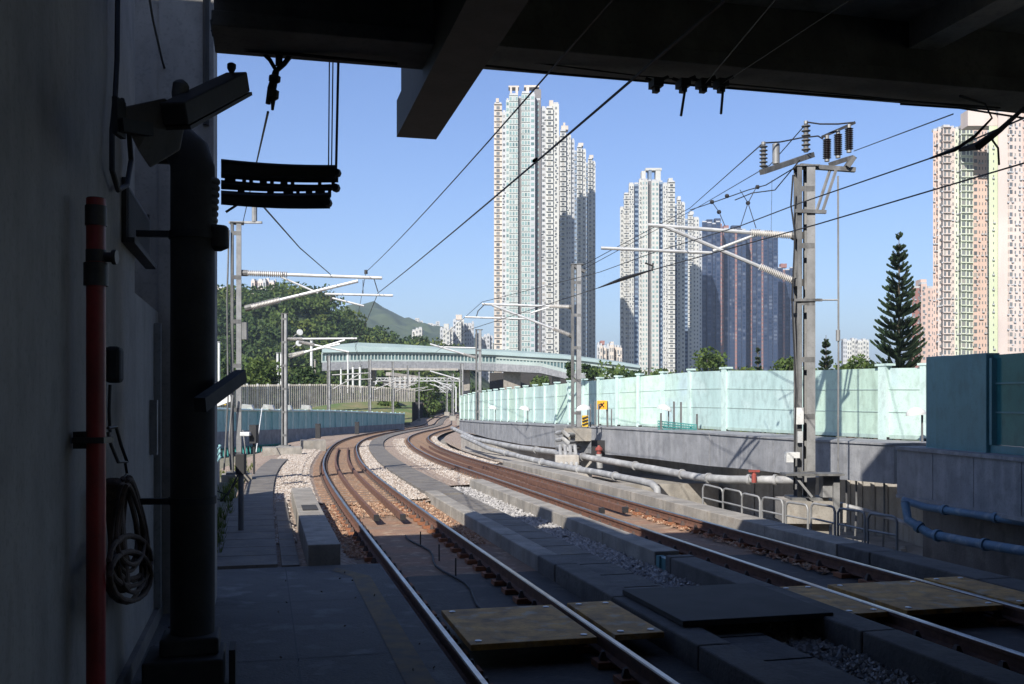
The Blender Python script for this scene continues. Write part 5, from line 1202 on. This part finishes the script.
def tower(name, label, bays, Z, fh, group=None, cap=None, depth=14, ybase=GZ, maxind=100, sidebays=None, ledge=True):
    """bays: list of (px0, px1, ytop, protrusion, wall material, window spec); the bays sit side by side across the front"""
    x0 = P(bays[0][0],0,Z).x; x1 = P(bays[-1][1],0,Z).x
    t = empty(name, Vector(((x0+x1)/2, Z, ybase)), label, 'tower', group)
    wins = {}
    for (pa, pb, yt, pr, wm, ws) in bays:
        xa, xb = P(pa,0,Z-pr).x, P(pb,0,Z-pr).x; zt = P(0,yt,Z-pr).z
        m = MB(); m.add([(x,y,z) for z in (ybase,zt) for x,y in ((xa,Z-pr),(xb,Z-pr),(xb+depth*xb/Z,Z+depth),(xa+depth*xa/Z,Z+depth))],[(3,2,1,0),(4,5,6,7),(0,1,5,4),(1,2,6,5),(2,3,7,6),(3,0,4,7)])
        if ws and ws.get('ledge'):
            k = zt
            while k > 0: m.add([(x,y,z) for z in (k-.25,k) for x,y in ((xa+.05,Z-pr-ws['ledge']),(xb-.05,Z-pr-ws['ledge']),(xb-.05,Z-pr-.002),(xa+.05,Z-pr-.002))],[(3,2,1,0),(4,5,6,7),(0,1,5,4),(1,2,6,5),(2,3,7,6),(3,0,4,7)]); k -= fh
        m.build('wall', M[wm], t)
        if ws:
            nc = ws.get('n',1); wf = ws.get('w',.5); hf = ws.get('h',.45); k = zt-fh*.9
            while k > -3:
                for c in range(nc):
                    cx = xa+(xb-xa)*(c+.5)/nc; ww = (xb-xa)/nc*wf/2
                    wins.setdefault(ws.get('m','win'), []).append(((cx-ww, cx+ww, Z-pr-.12, Z-pr-.004, k, k+fh*hf)))
                # side face windows on a stepped side seen from the camera
                if pr > 1.2 and ws.get('side', True):
                    sx = xa if xa > 0 else xb; sg = -1 if xa > 0 else 1
                    wins.setdefault(ws.get('m','win'), []).append((min(sx+sg*.004,sx+sg*.12), max(sx+sg*.004,sx+sg*.12), Z-pr+.4, Z-pr+min(1.6,pr-.2), k, k+fh*hf))
                k -= fh
        # rooftop parapet and machine room
        m = MB(); m.add([(x,y,z) for z in (zt+.004,zt+1.0) for x,y in ((xa+.3,Z-pr+.3),(xb-.3,Z-pr+.3),(xb-.3,Z+2),(xa+.3,Z+2))],[(3,2,1,0),(4,5,6,7),(0,1,5,4),(1,2,6,5),(2,3,7,6),(3,0,4,7)]); m.build('roof', M['lgrey'], t)
    bx8 = [(3,2,1,0),(4,5,6,7),(0,1,5,4),(1,2,6,5),(2,3,7,6),(3,0,4,7)]
    allw = [(mn, w_) for mn in wins for w_ in wins[mn]]
    tot = 0; rest = {}
    allw.sort(key=lambda a_: abs(a_[1][4]-40))
    for mn, (a0,a1,b0_,b1_,c0,c1) in allw:
        vs = [(x,y,z) for z in (c0,c1) for x,y in ((a0,b0_),(a1,b0_),(a1,b1_),(a0,b1_))]
        if tot < maxind:
            MB().add(vs, bx8).build('window', M[mn], t); tot += 1
        else: rest.setdefault(mn, MB()).add(vs, bx8)
    for mn in rest: tag(rest[mn].build('window', M[mn], t), kind='stuff')
    am = MB(); rg = random.Random(int(x0))
    for mn, (a0,a1,b0_,b1_,c0,c1) in allw:
        if mn == 'win' and a1-a0 < 4 and rg.random() < .35:
            am.box(((a0 if rg.random() < .5 else a1), b0_-.25, c0-.35), (.8,.5,.5))
    if am.v and Z < 700: tag(am.build('air_conditioner', M['lgrey'], t), kind='stuff')
    if cap:
        for (pa,pb,ya,yb,wm) in cap:
            m = MB(); m.box(P((pa+pb)/2,(ya+yb)/2,Z+3), ((pb-pa)/F*Z, 6, (yb-ya)/F*Z)); m.build('roof_block', M[wm], t)
    return t
g1 = 'row of pale tall towers left of centre'
tower('apartment_tower', 'tallest tower of the left row, aqua glass front with dark vertical stripes',
  [(494,502,104,0,'cream',dict(n=1,w=.4,h=.5,ledge=.6)),(502,506,112,1.6,'lgrey',dict(n=1,w=.5,h=.4)),(506,509,100,3,'aqua',dict(n=1,w=.7,h=.5,m='win_t')),(509,518,95,4,'aqua',dict(n=3,w=.6,h=.55,m='win_t',ledge=.3)),(518,521.5,98,2.2,'greyst',None),(521.5,530,93,5,'aqua',dict(n=3,w=.65,h=.55,m='win_t',ledge=.3)),(530,535,94,5,'lgrey',dict(n=1,w=.6,h=.5,m='win_t')),(535,541,100,1.5,'greyst',dict(n=1,w=.3,h=.4,m='win_t')),(541,546,108,.5,'lgrey',dict(n=1,w=.5,h=.4)),(546,553,108,3.4,'offwhite',dict(n=1,w=.45,h=.45,ledge=.7)),(553,559,104,2.4,'offwhite',dict(n=1,w=.3,h=.4))],
  500, 2.85, g1, cap=[(508.5,519,87.5,89,'cream'),(510,512,89,97,'cream'),(515.5,518,89,97,'cream'),(524,539,87,89,'cream'),(526,529,89,95,'cream'),(534,541,91,100,'greyst'),(549,553,102,108,'cream'),(496,499,100,104,'cream')], depth=18)
tower('apartment_tower', 'second tower of the left row, partly hidden by the tallest',
  [(557,560,137,0,'greyst',None),(560,566,131,3,'offwhite',dict(n=1,w=.45,h=.45,ledge=.8)),(566,571,135,1.5,'offwhite',dict(n=2,w=.4,h=.4)),(571,574.5,140,0,'lgrey',dict(n=1,w=.5,h=.4))], 575, 2.85, g1, cap=[(561,568,127,131,'cream'),(563,565,124,127,'cream')], depth=16)
tower('apartment_tower', 'third tower of the left row, stepping lower to the right',
  [(573,577,152,0,'bluegrey',dict(n=1,w=.5,h=.4)),(577,582,147,3,'offwhite',dict(n=1,w=.45,h=.45,ledge=.8)),(582,586,150,1.5,'offwhite',dict(n=1,w=.4,h=.4))], 625, 2.85, g1, cap=[(578,583,144,147,'cream')], depth=16)
tower('apartment_tower', 'last and lowest tower of the left row',
  [(585,588,164,0,'bluegrey',dict(n=1,w=.5,h=.4)),(588,592.5,159,2.5,'offwhite',dict(n=1,w=.45,h=.45,ledge=.8)),(592.5,595.5,162,1,'offwhite',dict(n=1,w=.4,h=.4))], 665, 2.85, g1, cap=[(589,593,156,159,'cream')], depth=16)
g2 = 'pale towers right of centre'
tower('apartment_tower', 'pale tower with sloping crown, tallest of the centre right group',
  [(620,624,208,0,'offwhite',dict(n=1,w=.4,h=.45)),(624,629,194,1.8,'offwhite',dict(n=1,w=.4,h=.45,ledge=.6)),(629,634,184,3,'offwhite',dict(n=2,w=.4,h=.45)),(634,639,184,1,'bluegrey',dict(n=1,w=.6,h=.5,m='win_b')),(639,642,180,3,'offwhite',dict(n=1,w=.35,h=.45)),(642,648,180,5,'offwhite',dict(n=2,w=.4,h=.5,m='win_t')),(648,651.5,181,2,'greyst',None),(651.5,659,181,5.4,'offwhite',dict(n=2,w=.5,h=.5,m='win_t')),(659,663,182,2,'bluegrey',dict(n=1,w=.6,h=.5,m='win_b')),(663,668,184,3.6,'offwhite',dict(n=2,w=.35,h=.45)),(668,675,182,4,'offwhite',dict(n=1,w=.4,h=.45,ledge=.7))],
  620, 3.0, g2, cap=[(641,645,172,180,'offwhite'),(645,661,169,171.5,'offwhite'),(648,651,171,182,'bluegrey'),(655,660,171,182,'offwhite'),(668,672,179,183,'offwhite')], depth=18)
tower('apartment_tower', 'pale tower just behind the crowned one, slightly lower',
  [(674,677,205,0,'bluegrey',dict(n=1,w=.6,h=.5,m='win_b')),(677,681,200,3,'offwhite',dict(n=1,w=.4,h=.45,ledge=.7)),(681,685,203,1.5,'offwhite',dict(n=1,w=.4,h=.45))], 680, 3.0, g2, cap=[(677,680,197,200,'offwhite')], depth=16)
tower('apartment_tower', 'rightmost pale tower, narrow slice beside the dark glass towers',
  [(684,688,220,0,'bluegrey',dict(n=1,w=.6,h=.5,m='win_b')),(688,693,215,3,'offwhite',dict(n=1,w=.4,h=.45,ledge=.7)),(693,699,218,1.5,'offwhite',dict(n=2,w=.4,h=.45)),(699,702,232,.5,'lgrey',dict(n=1,w=.4,h=.45))], 740, 3.0, g2, cap=[(689,693,212,215,'offwhite')], depth=16)
g3 = 'dark blue glass towers'
nv = dict(n=3,w=.72,h=.62,m='win_b')
def navy(lb, xs, yt, Z, **kw):
    bays = []
    for i in range(len(xs)-1):
        w_ = xs[i+1]-xs[i]
        if w_ < 2.2: bays.append((xs[i],xs[i+1],yt+2,1.5,'salmon',dict(n=1,w=.5,h=.5,side=False)))
        else: bays.append((xs[i],xs[i+1],yt+(i%3),0.6*(i%2)*3,'navy',dict(n=max(1,int(w_/2.6)),w=.62,h=.6,m='win_b')))
    tower('glass_tower', lb, bays, Z, 3.1, g3, maxind=60, depth=18, **kw)
navy('leftmost dark blue glass tower beside the pale group', [702,707,712,716,720.5,722], 222, 800, cap=[(706,712,220,223,'navy'),(714,720,219,222,'navy')])
navy('second dark blue glass tower with a salmon stripe', [722,724,729,735,737,742,746], 228, 820, cap=[(723,728,226,229,'salmon'),(731,740,226,229,'navy')])
navy('third dark blue glass tower with two salmon stripes', [746,750,752,757,761.5,763.2,768,773,778], 232, 840, cap=[(750,760,230,233,'navy'),(764,772,231,233,'navy')])
navy('shorter dark blue tower right, beside the tall right mast', [778,783,785,790,794], 268, 900, cap=[(780,786,264,268,'salmon')])
g4 = 'pink and cream towers on the right'
tower('housing_tower', 'cream and pink housing tower with green striped bays, left one at right edge',
  [(933,938,131,0,'pinkw',dict(n=2,w=.35,h=.4)),(938,943,129,1.5,'pinkl',dict(n=1,w=.4,h=.4)),(943,951,127,4,'pinkl',dict(n=2,w=.55,h=.55,ledge=.8)),(951,955,128,2,'pinkl',dict(n=1,w=.3,h=.4)),(955,961,129,1,'limew',dict(n=2,w=.35,h=.4)),(961,966,127,4,'limew',dict(n=1,w=.65,h=.55,ledge=.8)),(966,973,127,4.5,'limew',dict(n=2,w=.6,h=.55,ledge=.8)),(973,978,128,2.4,'pinkw',dict(n=1,w=.6,h=.5)),(978,987,128,1,'pinkw',dict(n=3,w=.3,h=.38)),(987,989,128,.6,'lgrey',dict(n=1,w=.4,h=.4))],
  390, 2.75, g4, depth=20)
tower('housing_tower', 'taller cream and pink housing tower cut off by the right edge',
  [(989,998,126,0,'greenw',dict(n=1,w=.1,h=.3)),(998,1009,112,2.5,'pinkl',None),(1009,1013,112,3,'pinkl',dict(n=1,w=.7,h=.5)),(1013,1022,112,3.2,'pinkl',dict(n=2,w=.3,h=.4)),(1022,1032,112,3.2,'pinkw',dict(n=2,w=.4,h=.4)),(1032,1060,112,1,'pinkl',dict(n=5,w=.4,h=.4))],
  370, 2.75, g4, depth=22, cap=[(964,1010,112,128,'pinkl')])
tower('housing_tower', 'low brownish pink block behind the araucaria',
  [(912,921,288,0,'salmon',dict(n=2,w=.4,h=.45)),(921,927,284,2,'pinkw',dict(n=1,w=.4,h=.45)),(927,935,288,0,'pinkw',dict(n=2,w=.4,h=.45))], 480, 2.8, g4, cap=[(918,924,280,286,'pinkw')])
g5 = 'small far pale buildings'
def low(lb, pa, pb, yt, Z, m_='offwhite', cap=None, yb=GZ, name='pale_building', seedb=0):
    rg = random.Random(int(pa)); bays = []; x = pa
    while x < pb-.5:
        w_ = min(rg.uniform(2.6,5), pb-x); bays.append((x,x+w_,yt+rg.uniform(0,4),rg.choice((0,2.5,4)),m_ if rg.random() < .75 else 'lgrey',dict(n=1 if w_ < 4 else 2,w=.45,h=.5,side=False))); x += w_
    tower(name, lb, bays, Z, 3.1, g5, maxind=24, cap=cap, ybase=yb)
low('pale stepped block left of the tallest tower', 440, 453, 328, 700, cap=[(444,449,324,330,'offwhite')])
low('central taller pale block left of the tallest tower', 453, 464, 318, 720, cap=[(456,462,315,320,'cream')])
low('pale block with blue-grey shade next to the third right mast', 464, 474, 322, 740, 'lgrey')
low('low pale block just left of the tallest tower foot', 475, 493, 334, 760, 'lgrey')
low('low whitish house group between the two tower groups', 597, 622, 344, 430, 'cream', cap=[(600,604,341,345,'salmon'),(610,613,342,346,'cream')])
low('low white building behind the small conifer', 843, 869, 338, 700, 'offwhite')
low('pinkish block on the hill behind the first left mast', 251, 276, 279, 520, 'pinkl', yb=0)
low('white block on the slope above the bridge roof', 412, 423, 328, 700, 'offwhite', yb=0)
low('tiny white block on the far ridge', 415, 423, 317.5, 1900, 'offwhite', yb=120)
low('tiny pale houses along the far ridge', 424, 440, 321, 1900, 'offwhite', yb=110)
low('pale block peeping over the woods at the far left', 214, 228, 285, 560, 'cream', yb=0)

# ---------------------------------------------------------------- light, sky, camera
SUN_EL, AZ = 37.0, 24.0          # sun behind the camera, 24 degrees to its left
sd = Vector((-math.sin(R(AZ))*math.cos(R(SUN_EL)), -math.cos(R(AZ))*math.cos(R(SUN_EL)), math.sin(R(SUN_EL))))
L = bpy.data.lights.new('sun', 'SUN'); L.energy = 5.0; L.angle = R(.5); L.color = (1,.95,.88)
lo = bpy.data.objects.new('sun', L); col.objects.link(lo); lo.rotation_euler = sd.to_track_quat('Z','Y').to_euler()
w = bpy.data.worlds.new('World'); scn.world = w; w.use_nodes = True; nt = w.node_tree
sky = nt.nodes.new('ShaderNodeTexSky'); sky.sky_type = 'NISHITA'; sky.sun_disc = False
sky.sun_elevation = R(SUN_EL); sky.sun_rotation = math.atan2(sd.x, sd.y)
sky.air_density = 1.0; sky.dust_density = .6; sky.ozone_density = 4.0; sky.altitude = 0
hs = nt.nodes.new('ShaderNodeHueSaturation'); hs.inputs['Saturation'].default_value = 1.1; hs.inputs['Hue'].default_value = .513
nt.links.new(sky.outputs[0], hs.inputs['Color']); nt.links.new(hs.outputs[0], nt.nodes['Background'].inputs[0]); nt.nodes['Background'].inputs[1].default_value = .10
hm = bpy.data.materials.new('haze'); hm.use_nodes = True; hn = hm.node_tree.nodes; hn.remove(hn['Principled BSDF'])
pv = hn.new('ShaderNodeVolumePrincipled'); pv.inputs['Density'].default_value = .00019; pv.inputs['Color'].default_value = (.70,.83,1,1); pv.inputs['Anisotropy'].default_value = .2
hm.node_tree.links.new(pv.outputs[0], hn['Material Output'].inputs['Volume'])
m = MB(); m.add([(x,y,z) for z in (GZ-1,420) for x,y in ((-6100,-450),(6100,-450),(6100,9100),(-6100,9100))],[(3,2,1,0),(4,5,6,7),(0,1,5,4),(1,2,6,5),(2,3,7,6),(3,0,4,7)])
tag(m.build('haze', hm), kind='stuff')
cam = bpy.data.cameras.new('camera'); co = bpy.data.objects.new('camera', cam); col.objects.link(co)
co.location = (0,0,EYE); co.rotation_euler = (R(90),0,0); cam.sensor_width = 36; cam.lens = 36*F/1024
cam.shift_y = (HY-342)/1024; cam.clip_end = 20000; cam.clip_start = .05
scn.camera = co
scn.view_settings.view_transform = 'Standard'; scn.view_settings.look = 'None'; scn.view_settings.gamma = 1; scn.view_settings.exposure = .76
scn.view_settings.use_curve_mapping = False
scn.cycles.max_bounces = 6
